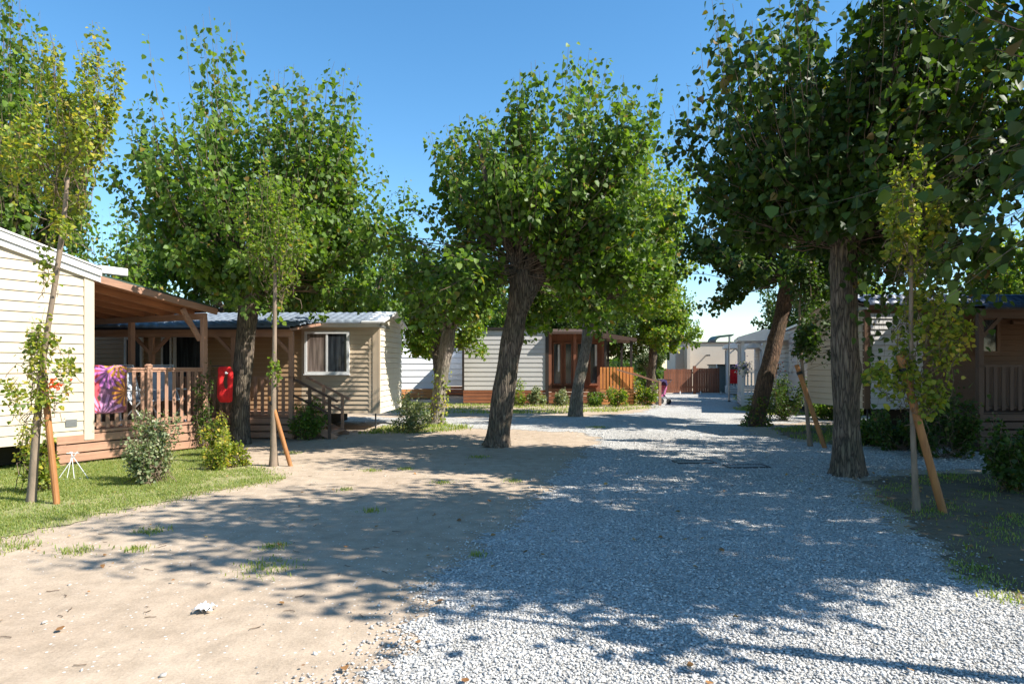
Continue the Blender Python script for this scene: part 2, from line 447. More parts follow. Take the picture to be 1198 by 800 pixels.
def window(parent, x0, x1, z0, z1, y, sash=True, frame=M['white'], t=.07, curtain=None, face=-1, off=.03):
    """a window in a wall whose plane is y, looking towards face*y"""
    m = MB(); f = face; y = y + f * off
    y1, y2 = y + f * .045, y - f * off
    m.box(x0, y1, z0, x0 + t, y2, z1); m.box(x1 - t, y1, z0, x1, y2, z1)
    m.box(x0 + t, y1, z1 - t, x1 - t, y2, z1); m.box(x0 + t, y1, z0, x1 - t, y2, z0 + t)
    fr = m.build('window', frame, parent)
    xm = (x0 + x1) / 2
    if sash:
        s = MB(); s.box(xm - .025, y + f * .035, z0 + t, xm + .025, y + f * .006, z1 - t); s.build('sash', frame, fr)
        s = MB(); s.box(x0 + t, y + f * .018, z0 + t, xm - .026, y + f * .004, z1 - t); s.build('pane', M['curtain'] if curtain else M['glass'], fr)
        s = MB(); s.box(xm + .026, y + f * .024, z0 + t, x1 - t, y + f * .004, z1 - t); s.build('pane', M['glass'], fr)
    else:
        s = MB(); s.box(x0 + t, y + f * .018, z0 + t, x1 - t, y + f * .004, z1 - t); s.build('pane', M['glass'], fr)
    s = MB(); s.box(x0 - .02, y + f * .07, z0 - .03, x1 + .02, y - f * off, z0 - .001); s.build('sill', frame, fr)
    return fr

# ------------------------------------------------------------------ plants
LEAF_HEART = [(0, 0, 0), (-.43, .12, .09), (-.42, .5, .07), (0, 1, -.04), (.42, .5, .07), (.43, .12, .09)]
def leaf_mesh(base, T, Nn, size, rng, shape=LEAF_HEART):
    """six-point leaves, folded at the midrib -> verts, quads"""
    n = len(base)
    T = T / np.linalg.norm(T, axis=1, keepdims=True)
    S = np.cross(T, Nn); S /= np.linalg.norm(S, axis=1, keepdims=True) + 1e-9
    U = np.cross(S, T)
    V = np.empty((n, 6, 3))
    fold = rng.uniform(.2, 1.6, n)[:, None]
    for i, (s, t, u) in enumerate(shape):
        V[:, i] = base + (S * s + T * t + U * u * fold) * size[:, None]
    q = np.array([[0, 3, 2, 1], [0, 5, 4, 3]])
    Fc = (np.arange(n)[:, None, None] * 6 + q[None]).reshape(-1, 4)
    return V.reshape(-1, 3), Fc
def twig_mesh(paths, r0=.012, r1=.004):
    """three-sided twigs; paths: array (n, k, 3)"""
    n, k, _ = paths.shape
    d = np.gradient(paths, axis=1); d /= np.linalg.norm(d, axis=2, keepdims=True) + 1e-9
    a = np.cross(d, np.array([.3, .5, .81])); a /= np.linalg.norm(a, axis=2, keepdims=True) + 1e-9
    b = np.cross(d, a)
    rad = np.linspace(r0, r1, k)[None, :, None]
    V = np.stack([paths + rad * (a * math.cos(t) + b * math.sin(t)) for t in (0, 2.094, 4.189)], axis=2)
    idx = np.arange(n * k * 3).reshape(n, k, 3)
    fs = []
    for j in range(3):
        j2 = (j + 1) % 3
        fs.append(np.stack([idx[:, :-1, j], idx[:, :-1, j2], idx[:, 1:, j2], idx[:, 1:, j]], axis=-1).reshape(-1, 4))
    return V.reshape(-1, 3), np.concatenate(fs)

def crown(parent, seed, c, R, nshoot, per, leaf, mat, head=None, up=.5, zmin=-.45, spire=.5, lump=.28, twig=.012, inner=(.1, .35),
          name='crown', droop=.7, side=None, cut=None):
    rng = np.random.default_rng(seed)
    c = np.array(c, float); R = np.array(R, float)
    head = c - np.array([0, 0, R[2] * .8]) if head is None else np.array(head, float)
    d = rng.normal(size=(nshoot * 6, 3)); d /= np.linalg.norm(d, axis=1, keepdims=True)
    d = d[(d[:, 2] > zmin)]
    if side is not None: d = d[d @ np.array(side[:3]) > side[3]]
    nc = max(1, nshoot // 5); d = d[:nc]; nc = len(d)
    cext = np.where(d[:, 2] > .15, rng.uniform(0, 1, nc) ** 1.6 * spire * 1.25, 0); crad = rng.uniform(.62, 1.04, nc)
    d = np.repeat(d, 5, axis=0) + rng.normal(0, .085, (nc * 5, 3)); d /= np.linalg.norm(d, axis=1, keepdims=True)
    ns = len(d); cext = np.repeat(cext, 5); crad = np.repeat(crad, 5)
    lv = rng.normal(size=(14, 3)); lv /= np.linalg.norm(lv, axis=1, keepdims=True)
    la = rng.uniform(-lump, lump, 14)
    rr = 1 + (np.maximum(0, d @ lv.T) ** 5 @ la)
    rr *= crad * rng.uniform(.55, 1.04, ns) ** .5
    end = c + d * R * rr[:, None]
    ext = cext * rng.uniform(.35, 1.0, ns)
    end[:, 2] += ext
    t0 = rng.uniform(*inner, ns)[:, None]
    start = head + (end - head) * t0 + rng.normal(0, .12, (ns, 3))
    ctrl = start * .3 + end * .7
    ctrl[:, 2] = start[:, 2] + (end[:, 2] - start[:, 2]) * (.5 - up * .42)
    ctrl[:, :2] += (end - head)[:, :2] * .12
    k = 9; t = np.linspace(0, 1, k)[None, :, None]
    path = (1 - t) ** 2 * start[:, None] + 2 * t * (1 - t) * ctrl[:, None] + t * t * end[:, None]
    path[:, 1:] += rng.normal(0, .025, (ns, k - 1, 3))
    tv, tf = twig_mesh(path, twig, .0025)
    n = ns * per
    tt = rng.uniform(.15, 1.0, (ns, per)) ** .6
    si = np.repeat(np.arange(ns), per); ts = tt.reshape(-1)
    u = ts * (k - 1); i0 = np.minimum(u.astype(int), k - 2); fr = (u - i0)[:, None]
    pos = path[si, i0] * (1 - fr) + path[si, i0 + 1] * fr
    dirr = path[si, i0 + 1] - path[si, i0]; dirr /= np.linalg.norm(dirr, axis=1, keepdims=True) + 1e-9
    off = rng.normal(size=(n, 3)); off -= dirr * np.sum(off * dirr, axis=1, keepdims=True)
    off /= np.linalg.norm(off, axis=1, keepdims=True)
    spread = rng.uniform(.3, 1.0, n)[:, None] * leaf * 1.5
    pos = pos + off * spread
    T = off * .75 + rng.normal(0, .4, (n, 3)) + np.array([0, 0, -droop])
    Nn = rng.normal(0, .55, (n, 3)) + np.array([0, 0, .55]) + off * .5
    size = leaf * rng.uniform(.6, 1.25, n) * np.where(ts > .95, .7, 1)
    if cut is not None:
        k_ = cut(pos); pos, T, Nn, size = pos[k_], T[k_], Nn[k_], size[k_]
    lvx, lf = leaf_mesh(pos, T, Nn, size, rng)
    V = np.concatenate([lvx, tv]); Fc = np.concatenate([lf, tf + len(lvx)])
    mi = np.concatenate([np.zeros(len(lf), int), np.ones(len(tf), int)])
    return np_mesh(name, V, Fc, [mat, M['twig']], parent, mi)

def trunk(parent, paths, mat, seed=0, n=20, name='trunk', flare=1.28, ridge=.06):
    """tapered limbs: list of [(x,y,z,r), ...]; the first starts on the ground"""
    rng = np.random.default_rng(seed); Vs = []; Fs = []; off = 0
    for pi, path in enumerate(paths):
        P = np.array(path, float)
        seg = np.concatenate([[0], np.cumsum(np.linalg.norm(np.diff(P[:, :3], axis=0), axis=1))])
        m = max(6, int(seg[-1] / .09)); s = np.linspace(0, seg[-1], m)
        # smooth through the points (Catmull-like by cubic-free smoothing)
        Q = np.stack([np.interp(s, seg, P[:, j]) for j in range(4)], axis=1)
        for _ in range(6):
            Q[1:-1] = (Q[:-2] + 2 * Q[1:-1] + Q[2:]) / 4
        if pi == 0:
            h = s; Q[:, 3] *= 1 + (flare - 1) * np.exp(-h / .22)
            Q[:, 3] *= 1 + .05 * np.sin(h * 2.3 + seed) + .035 * np.sin(h * 5.1 + seed * 2)
        d = np.gradient(Q[:, :3], axis=0); d /= np.linalg.norm(d, axis=1, keepdims=True)
        a = np.cross(d, np.array([0., 1, 0.08])); a /= np.linalg.norm(a, axis=1, keepdims=True); b = np.cross(d, a)
        nn = n if pi == 0 else 10
        th = np.arange(nn) * 2 * math.pi / nn
        ph = rng.uniform(0, 6.28, 6)
        sc = s[:, None]
        dis = 1 + ridge * (np.sin(3 * th[None] + ph[0] + .8 * np.sin(sc * 1.3 + ph[1])) * .7 + np.sin(5 * th[None] + ph[2] + np.sin(sc * 2.1)) * .5
                           + np.sin(8 * th[None] + ph[3] + 1.2 * np.sin(sc * 3 + ph[4])) * .4 + rng.normal(0, .25, (m, nn)))
        if pi == 0: dis += .14 * np.exp(-sc / .2) * np.sin(5 * th[None] + ph[5])
        if pi == 0:
            for _k in range(9):
                tk = rng.uniform(0, 6.28); sk = rng.uniform(.3, seg[-1]); dt = (th[None] - tk + math.pi) % (2 * math.pi) - math.pi
                dis += rng.uniform(.06, .2) * np.exp(-(dt ** 2) / .12 - (sc - sk) ** 2 / .012)
        rad = Q[:, 3][:, None] * dis
        V = Q[:, None, :3] + rad[..., None] * (a[:, None] * np.cos(th)[None, :, None] + b[:, None] * np.sin(th)[None, :, None])
        idx = np.arange(m * nn).reshape(m, nn) + off
        f = np.stack([idx[:-1], np.roll(idx, -1, 1)[:-1], np.roll(idx, -1, 1)[1:], idx[1:]], axis=-1).reshape(-1, 4)
        Vs.append(V.reshape(-1, 3)); Fs.append(f); off += m * nn
        tip = Q[-1, :3] + d[-1] * Q[-1, 3] * .5
        Vs.append(tip[None]); cap = np.stack([idx[-1], np.roll(idx[-1], -1), np.full(nn, off), np.full(nn, off)], axis=-1)
        Fs.append(np.array([[c0, c1, off] for c0, c1 in zip(idx[-1], np.roll(idx[-1], -1))]) ); off += 1
    quads = np.concatenate([f for f in Fs if f.shape[1] == 4]); tris = np.concatenate([f for f in Fs if f.shape[1] == 3])
    return np_mesh(name, np.concatenate(Vs), [quads, tris], mat, parent, smooth=True)

def limbs_from(head, rhead, c, R, k, seed, zr=(.0, .5)):
    """limbs that fan out of the pollard head into the crown"""
    rng = random.Random(seed); out = []
    for i in range(k):
        a = 2 * math.pi * (i + rng.uniform(-.3, .3)) / k; rr = rng.uniform(.35, .6)
        e = Vector((c[0] + R[0] * rr * math.cos(a), c[1] + R[1] * rr * math.sin(a), c[2] + R[2] * rng.uniform(*zr)))
        h = Vector(head); mid = h.lerp(e, .45) + Vector((math.cos(a) * .25, math.sin(a) * .25, -.1))
        r0 = rhead * rng.uniform(.36, .52)
        out.append([(h.x, h.y, h.z - .25, r0 * 1.1), (*(h.lerp(mid, .4)), r0), (*mid, r0 * .7), (*(mid.lerp(e, .6)), r0 * .42), (*e, .02)])
    return out

def fork(t, paths, mat, seed):
    for i, p in enumerate(paths): trunk(t, [p], mat, seed + i, 14, name='limb', flare=1.0)
def big_tree(label, base, tpath, c, R, seed, nshoot=260, per=48, leaf=.115, mat=None, bark=None, group='poplars shading the lane', klimbs=6, **kw):
    if base[0] or base[1]: kw.setdefault('cut', lambda q: np.linalg.norm(q + np.array([base[0], base[1], -CAMH]), axis=1) > 3.7)
    """base: ground x, y; tpath, c are relative to the base"""
    t = thing('poplar_tree', label, 'tree', (base[0], base[1], 0), 0, group)
    head = tpath[-1][:3]; rh = tpath[-1][3]
    trunk(t, [tpath] + limbs_from(head, rh, c, R, klimbs, seed), bark or M['bark'], seed)
    crown(t, seed, c, R, nshoot, per, leaf, mat or M['leaf'], head=head, **kw)
    t['label'] = label
    return t

def shrub(label, base, r, h, seed, leaf=.04, n=50, per=40, mat='leaf_shrub', name='shrub', cat='shrub', z0=.0, flowers=None, group=None, lean=(0, 0)):
    t = thing(name, label, cat, (base[0], base[1], z0), 0, group)
    crown(t, seed, (lean[0], lean[1], h * .5), (r, r, h * .52), n, per, leaf, M[mat], head=(0, 0, .0), up=.6, zmin=-.75, spire=h * .25, lump=.4, twig=.006, inner=(.0, .12), name='foliage', droop=.1)
    if flowers:
        rng = np.random.default_rng(seed + 5); k = flowers[1]
        p = np.array(flowers[2]) + rng.normal(0, flowers[3], (k, 3))
        v, f = leaf_mesh(p, rng.normal(size=(k, 3)), rng.normal(size=(k, 3)), rng.uniform(.03, .06, k), rng)
        np_mesh('flower', v, f, M[flowers[0]], t)
    return t

# ------------------------------------------------------------------ the setting: ground
def sheet(name, poly, z, mat, edge=0.0, step=.12, seed=1, kind='structure'):
    rng = random.Random(seed); pts = []
    n = len(poly)
    for i in range(n):
        a = Vector(poly[i]); b = Vector(poly[(i + 1) % n]); L_ = (b - a).length
        k = max(1, int(L_ / step)) if edge and L_ < 60 else 1
        nn = Vector((-(b - a).y, (b - a).x)).normalized() if L_ > 0 else Vector((0, 0))
        for j in range(k):
            w = math.sin(j * .35 + i) * .5 + math.sin(j * .11 + i * 2) * .6 + rng.uniform(-.7, .7)
            p = a.lerp(b, j / k) + nn * edge * w * (1 if j else 0)
            pts.append((p.x, p.y, z))
    import bmesh
    bm = bmesh.new(); vs = [bm.verts.new(p) for p in pts]
    f = bm.faces.new(vs); f.normal_update()
    if f.normal.z < 0: f.normal_flip()
    bmesh.ops.triangulate(bm, faces=[f])
    me = bpy.data.meshes.new(name); bm.to_mesh(me); bm.free(); me.materials.append(mat)
    o = bpy.data.objects.new(name, me); COL.objects.link(o)
    tag(o, kind=kind); return o, [(p[0], p[1]) for p in pts]

gp = sheet('ground', [(-400, -60), (400, -60), (400, 600), (-400, 600)], 0.0, M['dirt'])
ROAD = [(-1.2, -4), (-1.1, 2.0), (-.9, 3.4), (-.68, 4.24), (-.3, 5.77), (.2, 7.9), (.75, 10.1), (1.35, 12.5), (1.8, 14.7), (1.7, 16.4),
        (.2, 17.2), (-2.2, 17.6), (-4.5, 18.6), (-5.5, 21.5), (-2, 21.2), (.8, 21.0), (3.2, 21.8), (4.9, 24.6), (6.3, 30), (7.9, 37), (8.6, 40), (13, 40),
        (12.0, 37), (10.4, 31), (8.2, 25.5), (8.4, 22.3), (18, 21), (18, 19), (8.6, 19.6), (6.0, 18.2), (5.7, 15.6), (6.6, 13.4), (13, 13.2), (13, 10.9), (6.2, 10.6), (4.6, 9.6),
        (4.1, 7.8), (3.75, 6.2), (3.3, 5.0), (3.4, 3.4), (4.2, 2.0), (5.5, -4)]
road, road_edge = sheet('gravel_road', ROAD, .004, M['gravel'], edge=.16, step=.06)
ROAD_IN = None
GRASS = {
 'a': [(-12, 5.2), (-4.75, 5.9), (-4.5, 7.3), (-4.0, 8.6), (-3.2, 9.7), (-4.2, 10.8), (-5.2, 11.9), (-5.5, 13.6), (-7.0, 13.6), (-9, 12), (-12, 9)],
 'b': [(-3.6, 16.0), (-2.4, 16.1), (-1.0, 17.4), (-1.6, 18.3), (-2.9, 18.4), (-3.4, 17.4)],
 'c': [(-5.0, 23.2), (.5, 22.8), (3.4, 23.6), (5.4, 26), (5.6, 28), (1.2, 28.2), (-2.2, 28.3), (-5, 30)],
 'd': [(4.8, 9.4), (4.3, 7.9), (3.9, 6.2), (3.5, 5.0), (3.5, 4.0), (4.4, 2.0), (14, 2), (14, 10.4), (6.4, 10.2)],
 'e': [(6.2, 15.2), (6.6, 13.6), (14, 13.6), (14, 18), (8.7, 18.4), (6.8, 17.6)],
 'f': [(8.6, 22.4), (18, 21.3), (18, 22.8), (9.9, 22.6), (8.9, 26.4), (8.2, 25.0)],
 'g': [(10.2, 30.6), (11.2, 30.6), (12.8, 37), (12.1, 37)],
}
for k_, poly in GRASS.items():
    if k_ in 'adef': sheet('grass_soil', poly, .008, M['soil_dry' if k_ in 'de' else 'soil'], edge=.12, step=.1, seed=ord(k_))

def inside(P, poly):
    x, y = P[:, 0], P[:, 1]; c = np.zeros(len(P), bool); n = len(poly)
    for i in range(n):
        x0, y0 = poly[i]; x1, y1 = poly[(i + 1) % n]
        if y0 == y1: continue
        m = ((y0 > y) != (y1 > y)) & (x < (x1 - x0) * (y - y0) / (y1 - y0) + x0)
        c ^= m
    return c
def patch_noise(P, seed, s=1.0):
    r = np.random.default_rng(seed); v = np.zeros(len(P))
    for i in range(9):
        k = r.normal(0, 1, 2) * s * (1.2 + i * .55); v += np.sin(P @ k + r.uniform(0, 6.28)) / (1 + i * .35)
    return v / 3

# stones of the gravel: real ones where they can be told apart
def stones(name, P, size, mat, seed, z=.0):
    rng = np.random.default_rng(seed); n = len(P)
    base = np.array([(-1, -1, -1), (1, -1, -1), (1, 1, -1), (-1, 1, -1), (-.7, -.7, 1), (.7, -.7, 1), (.7, .7, 1), (-.7, .7, 1)], float)
    V = base[None] * (1 + rng.uniform(-.5, .5, (n, 8, 3)))
    V *= np.array([1, .78, .42])[None, None] * rng.uniform(.7, 1.2, (n, 1, 3))
    a = rng.uniform(0, 6.28, n); b = rng.normal(0, .3, n)
    ca, sa, cb, sb = np.cos(a), np.sin(a), np.cos(b), np.sin(b)
    y = V[..., 1] * cb[:, None] - V[..., 2] * sb[:, None]; zz = V[..., 1] * sb[:, None] + V[..., 2] * cb[:, None]
    x = V[..., 0] * ca[:, None] - y * sa[:, None]; y2 = V[..., 0] * sa[:, None] + y * ca[:, None]
    V = np.stack([x, y2, zz], -1) * (size[:, None, None] / 2)
    V[..., 0] += P[:, 0][:, None]; V[..., 1] += P[:, 1][:, None]; V[..., 2] += z + size[:, None] * rng.uniform(.05, .3, (n, 1))
    q = np.array([(0, 3, 2, 1), (4, 5, 6, 7), (0, 1, 5, 4), (1, 2, 6, 5), (2, 3, 7, 6), (3, 0, 4, 7)])
    Fc = (np.arange(n)[:, None, None] * 8 + q[None]).reshape(-1, 4)
    return np_mesh(name, V.reshape(-1, 3), Fc, mat)
rng = np.random.default_rng(3)
def scatter(x0, x1, y0, y1, dens):
    n = int((x1 - x0) * (y1 - y0) * dens); return np.stack([rng.uniform(x0, x1, n), rng.uniform(y0, y1, n)], 1)
PS = [scatter(-2.6, 4.6, 2.6, 4.4, 4600), scatter(-2.2, 5, 4.4, 6.2, 2800), scatter(-1.8, 5.5, 6.2, 8.5, 1400), scatter(-1, 9, 8.5, 12, 420), scatter(0, 9, 12, 17, 160)]
P = np.concatenate(PS)
near = P[:, 1]
jit = rng.normal(0, .2, P.shape) * (rng.random(len(P)) < .8)[:, None]
mk = inside(P + jit, road_edge)
P = P[mk]
sz = rng.lognormal(math.log(.0118), .36, len(P)).clip(.005, .024) * np.where(P[:, 1] > 8.5, 1.4, 1)
tag(stones('gravel_stones', P, sz, M['stone'], 4, .006), 'loose pale grey crushed stone covering the lane', 'gravel', kind='stuff')
P = np.concatenate([scatter(-6, 0, 2.8, 7, 16), scatter(-7, 2, 7, 14, 5)]); P = P[~inside(P, road_edge)]
P2 = scatter(-2.6, .8, 2.9, 9, 60); dd = (P2[:, 0] + .55 - (P2[:, 1] - 4.2) * .26); P2 = P2[(rng.random(len(P2)) < np.exp(-np.abs(dd) / .28)) & ~inside(P2, road_edge)]
P = np.concatenate([P, P2]); sz = rng.lognormal(math.log(.009), .5, len(P)).clip(.004, .035)
tag(stones('pebbles', P, sz, M['stone_warm'], 5), 'small pebbles strewn over the sandy dirt', 'pebbles', kind='stuff')

# grass blades
def grass(name, P, h, seed, mat=M['grass'], w=.006):
    rng = np.random.default_rng(seed); n = len(P)
    a = rng.uniform(0, 6.28, n); d = np.stack([np.cos(a), np.sin(a), np.zeros(n)], 1); s = np.stack([-np.sin(a), np.cos(a), np.zeros(n)], 1)
    b = np.concatenate([P, np.full((n, 1), .004)], 1); hh = (h * rng.uniform(.4, 1.3, n))[:, None]; ln = rng.uniform(.1, .9, n)[:, None]
    ww = w * rng.uniform(.7, 1.5, n)[:, None]; up = np.array([0, 0, 1.])
    V = np.stack([b - s * ww, b + s * ww, b + d * hh * ln * .35 + up * hh * .6 + s * ww * .7, b + d * hh * ln * .35 + up * hh * .6 - s * ww * .7,
                  b + d * hh * ln + up * hh * .95], 1)
    i = np.arange(n)[:, None] * 5
    q = i + np.array([[0, 1, 2, 3]]); t = i + np.array([[3, 2, 4]])
    return np_mesh(name, V.reshape(-1, 3), [q, t], mat)
def grass_pts(poly, dens, seed, thr=-.2, s=1.0):
    r = np.random.default_rng(seed); p = np.array(poly); lo, hi = p.min(0), p.max(0)
    n = int((hi[0] - lo[0]) * (hi[1] - lo[1]) * dens); P = np.stack([r.uniform(lo[0], hi[0], n), r.uniform(lo[1], hi[1], n)], 1)
    P = P[inside(P + r.normal(0, .15, P.shape), poly)]
    return P[patch_noise(P, seed, s) + r.normal(0, .35, len(P)) > thr]
tag(grass('grass', grass_pts([(x, y) for x, y in GRASS['a'] ], 7500, 1, -.3, 1.9), .034, 1, w=.0035), 'short sunlit grass in front of the cream home and its deck', 'grass', kind='stuff')
tag(grass('grass', np.concatenate([grass_pts(GRASS[k], d, 2, t, 1.2) for k, d, t in (('b', 900, -.3), ('c', 260, -.1), ('f', 500, -.3), ('g', 300, -.3), ('e', 320, .1))]), .08, 2, w=.01), 'patchy grass at the foot of the distant homes', 'grass', kind='stuff')
tag(grass('grass', grass_pts(GRASS['d'], 1900, 3, .45, 1.9), .04, 3, w=.004), 'sparse shaded grass under the trees beside the gravel', 'grass', kind='stuff')
tuf = []
for px, py, r_ in ((312, 665, .16), (320, 640, .07), (178, 622, .1), (160, 643, .07), (435, 598, .07), (435, 551, .08), (405, 573, .06), (600, 563, .08), (518, 565, .09), (340, 530, .12), (475, 549, .08),
                   (1150, 680, .12), (1135, 665, .1), (1180, 700, .1), (560, 535, .1), (90, 645, .12), (20, 640, .12), (700, 500, .2), (560, 650, .05)):
    x, y = G(px, py); n = int(1500 * r_); q = rng.normal(0, 1, (n, 2)) * r_ * .8 + np.array([x, y]) + rng.normal(0, .02, (n, 2)); tuf.append(q)
tag(grass('grass_tufts', np.concatenate(tuf), .035, 7, w=.004), 'low green tufts growing out of the bare dirt', 'grass', kind='stuff')
# fallen leaves
P = np.concatenate([scatter(-6, 6, 2.8, 9, 2.2), scatter(-8, 8, 9, 20, .8), scatter(3.8, 9, 3, 10, 22)])
n = len(P); b = np.concatenate([P, rng.uniform(.012, .03, (n, 1))], 1)
T = np.concatenate([rng.normal(size=(n, 2)), rng.normal(0, .15, (n, 1))], 1); Nn = np.tile([0., 0, 1], (n, 1)) + rng.normal(0, .25, (n, 3))
v, f = leaf_mesh(b, T, Nn, rng.uniform(.02, .055, n), rng)
tag(np_mesh('leaf_litter', v, f, M['dryleaf']), 'dry brown leaves fallen on dirt and gravel', 'fallen leaves', kind='stuff')

sp = np.concatenate([scatter(-6, 0, 2.8, 8, 3.0), scatter(-8, 1, 8, 15, 1.2)]); n = len(sp); a = rng.uniform(0, 6.28, n); ln = rng.uniform(.03, .11, n)
pth = np.stack([np.stack([sp[:, 0] + np.cos(a) * ln * t_ + rng.normal(0, .006, n), sp[:, 1] + np.sin(a) * ln * t_ + rng.normal(0, .006, n), np.full(n, .008)], 1) for t_ in (-.5, -.1, .25, .5)], 1)
tv, tf = twig_mesh(pth, .0035, .002)
tag(np_mesh('twig_litter', tv, tf, M['twig']), 'thin dry twigs scattered on the sandy dirt', 'twigs', kind='stuff')
# ------------------------------------------------------------------ shared bits
def chair_at(label, loc, rz):
    t = thing('folding_chair', label, 'chair', loc, rz, 'white folding chairs on the deck')
    for sx in (-.25, .25):
        m = MB(); m.tube([(sx, -.28, 0), (sx, .18, .62)], .014); m.build('leg', M['white'], t)
        m = MB(); m.tube([(sx, .28, 0), (sx, -.2, .46)], .014); m.build('leg', M['white'], t)
        m = MB(); m.box(sx - .03, -.25, .62, sx + .03, .22, .65); m.build('armrest', M['white'], t, bevel=.008)
    m = MB(); m.box(-.23, -.22, .42, .23, .22, .45); m.build('seat', M['grey_cloth'], t, bevel=.01)
    m = MB(); m.prism([(.2, .45), (.23, .45), (.36, 1.08), (.33, 1.08)], 0, -.22, .22); m.build('backrest', M['grey_cloth'], t, bevel=.008)
    m = MB(); m.tube([(-.25, .18, .4), (-.25, .36, 1.1), (.25, .36, 1.1), (.25, .18, .4)], .014); m.build('back_frame', M['white'], t)
    return t

def hanging_cloth(name, label, cat, loc, rz, w, z_top, z_bot, mat, group=None, back=.35, wave=.012, slot=False):
    """cloth thrown over a rail along local x at height z_top"""
    nx, pts = 18, []
    prof = []
    k = 14
    for i in range(k + 1): prof.append((-.045 - .01 * math.sin(i), z_bot + (z_top - .03 - z_bot) * i / k))
    for a in np.linspace(0, math.pi, 7)[1:-1]: prof.append((-.045 * math.cos(a), z_top - .03 + .045 * math.sin(a)))
    for i in range(6): prof.append((.05, z_top - .03 - back * i / 5))
    V = []; Fc = []
    for j, (y, z) in enumerate(prof):
        for i in range(nx + 1):
            x = w * i / nx; d = (z_top - z)
            V.append((x + .006 * math.sin(z * 9), y + wave * math.sin(x * 26 + z * 2) * min(1, d * 3) * (-1 if y < 0 else 1), z + .004 * math.sin(x * 17)))
    W = nx + 1
    for j in range(len(prof) - 1):
        for i in range(nx):
            Fc.append((j * W + i, j * W + i + 1, (j + 1) * W + i + 1, (j + 1) * W + i))
    o = np_mesh(name, np.array(V), np.array(Fc), mat, smooth=True)
    o.location = loc; o.rotation_euler = (0, 0, math.radians(rz)); s = o.modifiers.new('s', 'SOLIDIFY'); s.thickness = .006; s.offset = 0
    return tag(o, label, cat, group)

# ------------------------------------------------------------------ HOME A: cream mobile home by the camera, porch with railing
ANG_A = 62.0
CA = (-6.95, 11.3)
A = thing('mobile_home', 'cream lap-sided mobile home with a wooden porch where the palm towel hangs', 'mobile home', (CA[0], CA[1], 0), ANG_A, 'holiday homes along the lane')
ux, uy = math.cos(math.radians(ANG_A)), math.sin(math.radians(ANG_A))
def LA(x, y, z=0): return (CA[0] + ux * x - uy * y, CA[1] + uy * x + ux * y, z)
w = MB(); w.box(-4, .035, .42, -.035, 8, 3.14)
w.prism([(-4, 3.14), (-.035, 3.14), (-2, 3.64)], 1, .035, 8)
siding(w, (-4, 0), (1, 0), (0, -1), 3.88, .4, 3.12, .156, .016, apex=(2.0, 3.66))
siding(w, (0, 0), (0, 1), (1, 0), 8, .4, 3.1, .156, .02)
wl = w.build('wall', M['siding_cream'], A)
m = MB(); m.box(-.13, -.03, .39, .02, -.001, 3.16); m.box(.0155, -.0305, .39, .03, .1, 3.14); m.build('corner_board', M['siding_cream'], wl)
m = MB()
for sx in (-1, 1):
    xa, xb = -2, -2 + sx * 2.12; za, zb = 3.75, 3.2
    for (z_a, z_b, y) in ((.0, .11, -.09), (.115, .21, -.06)):
        m.add([(xa, y, za - z_a), (xb, y, zb - z_a), (xb, y, zb - z_b), (xa, y, za - z_b), (xa, 0, za - z_a), (xb, 0, zb - z_a), (xb, 0, zb - z_b), (xa, 0, za - z_b)],
              [(0, 1, 2, 3), (4, 7, 6, 5), (0, 4, 5, 1), (3, 2, 6, 7), (1, 5, 6, 2), (0, 3, 7, 4)])
rf = MB()
for sx in (-1, 1): rf.prism([(-2, 3.79), (-2 + sx * 2.14, 3.225), (-2 + sx * 2.14, 3.2), (-2, 3.755)], 1, -.11, 8.1)
roof = rf.build('roof', M['white_trim'], A); m.build('fascia', M['white'], roof)
m = MB(); m.box(.125, -.02, 3.15, .62, .10, 3.28); m.build('awning_box', M['white_trim'], A, bevel=.01)
m = MB(); m.box(-.42, -.02, .62, -.24, -.017, .74); m.build('meter_plate', M['metal'], A)
m = MB(); m.box(-3.9, .6, .05, -.3, 7.6, .4); m.build('chassis', M['black'], A)
for y in (1.2, 4.0, 6.8):
    for x in (-3.4, -.6):
        m = MB(); m.box(x - .15, y - .15, 0, x + .15, y + .15, .4); m.build('support_block', M['wood_dark_x'], A)
# porch
PB = MB(); PB.add([(0.03, -.04, 3.11), (2.42, -.04, 2.715), (2.42, 4.6, 2.715), (.03, 4.6, 3.11), (0.03, -.04, 3.145), (2.42, -.04, 2.75), (2.42, 4.6, 2.75), (.03, 4.6, 3.145)],
             [(0, 3, 2, 1), (4, 5, 6, 7), (0, 1, 5, 4), (1, 2, 6, 5), (2, 3, 7, 6), (3, 0, 4, 7)])
prf = PB.build('porch_roof', M['roof_green'], A)
m = MB(); m.add([(0.03, .03, 3.085), (2.4, .03, 2.69), (2.4, 4.55, 2.69), (.03, 4.55, 3.085), (0.03, .03, 3.108), (2.4, .03, 2.713), (2.4, 4.55, 2.713), (.03, 4.55, 3.108)],
               [(0, 3, 2, 1), (4, 5, 6, 7), (0, 1, 5, 4), (1, 2, 6, 5), (2, 3, 7, 6), (3, 0, 4, 7)]); m.build('ceiling_boards', M['rafter'], prf)
m = MB(); m.beam((.03, -.025, 3.055), (2.42, -.025, 2.66), .045, .115); m.build('fascia_board', M['wood_x'], prf)
for y in np.arange(.62, 4.5, .62):
    m = MB(); m.beam((.03, y, 3.02), (2.38, y, 2.625), .06, .12); m.build('rafter', M['rafter'], prf)
m = MB(); m.box(2.14, 0, 2.5, 2.22, 4.5, 2.62); m.build('eave_beam', M['wood_y'], prf)
m = MB(); m.tube([(2.46, -.12, 2.7), (2.46, 4.6, 2.68)], .035); m.build('gutter', M['dark_metal'], prf)
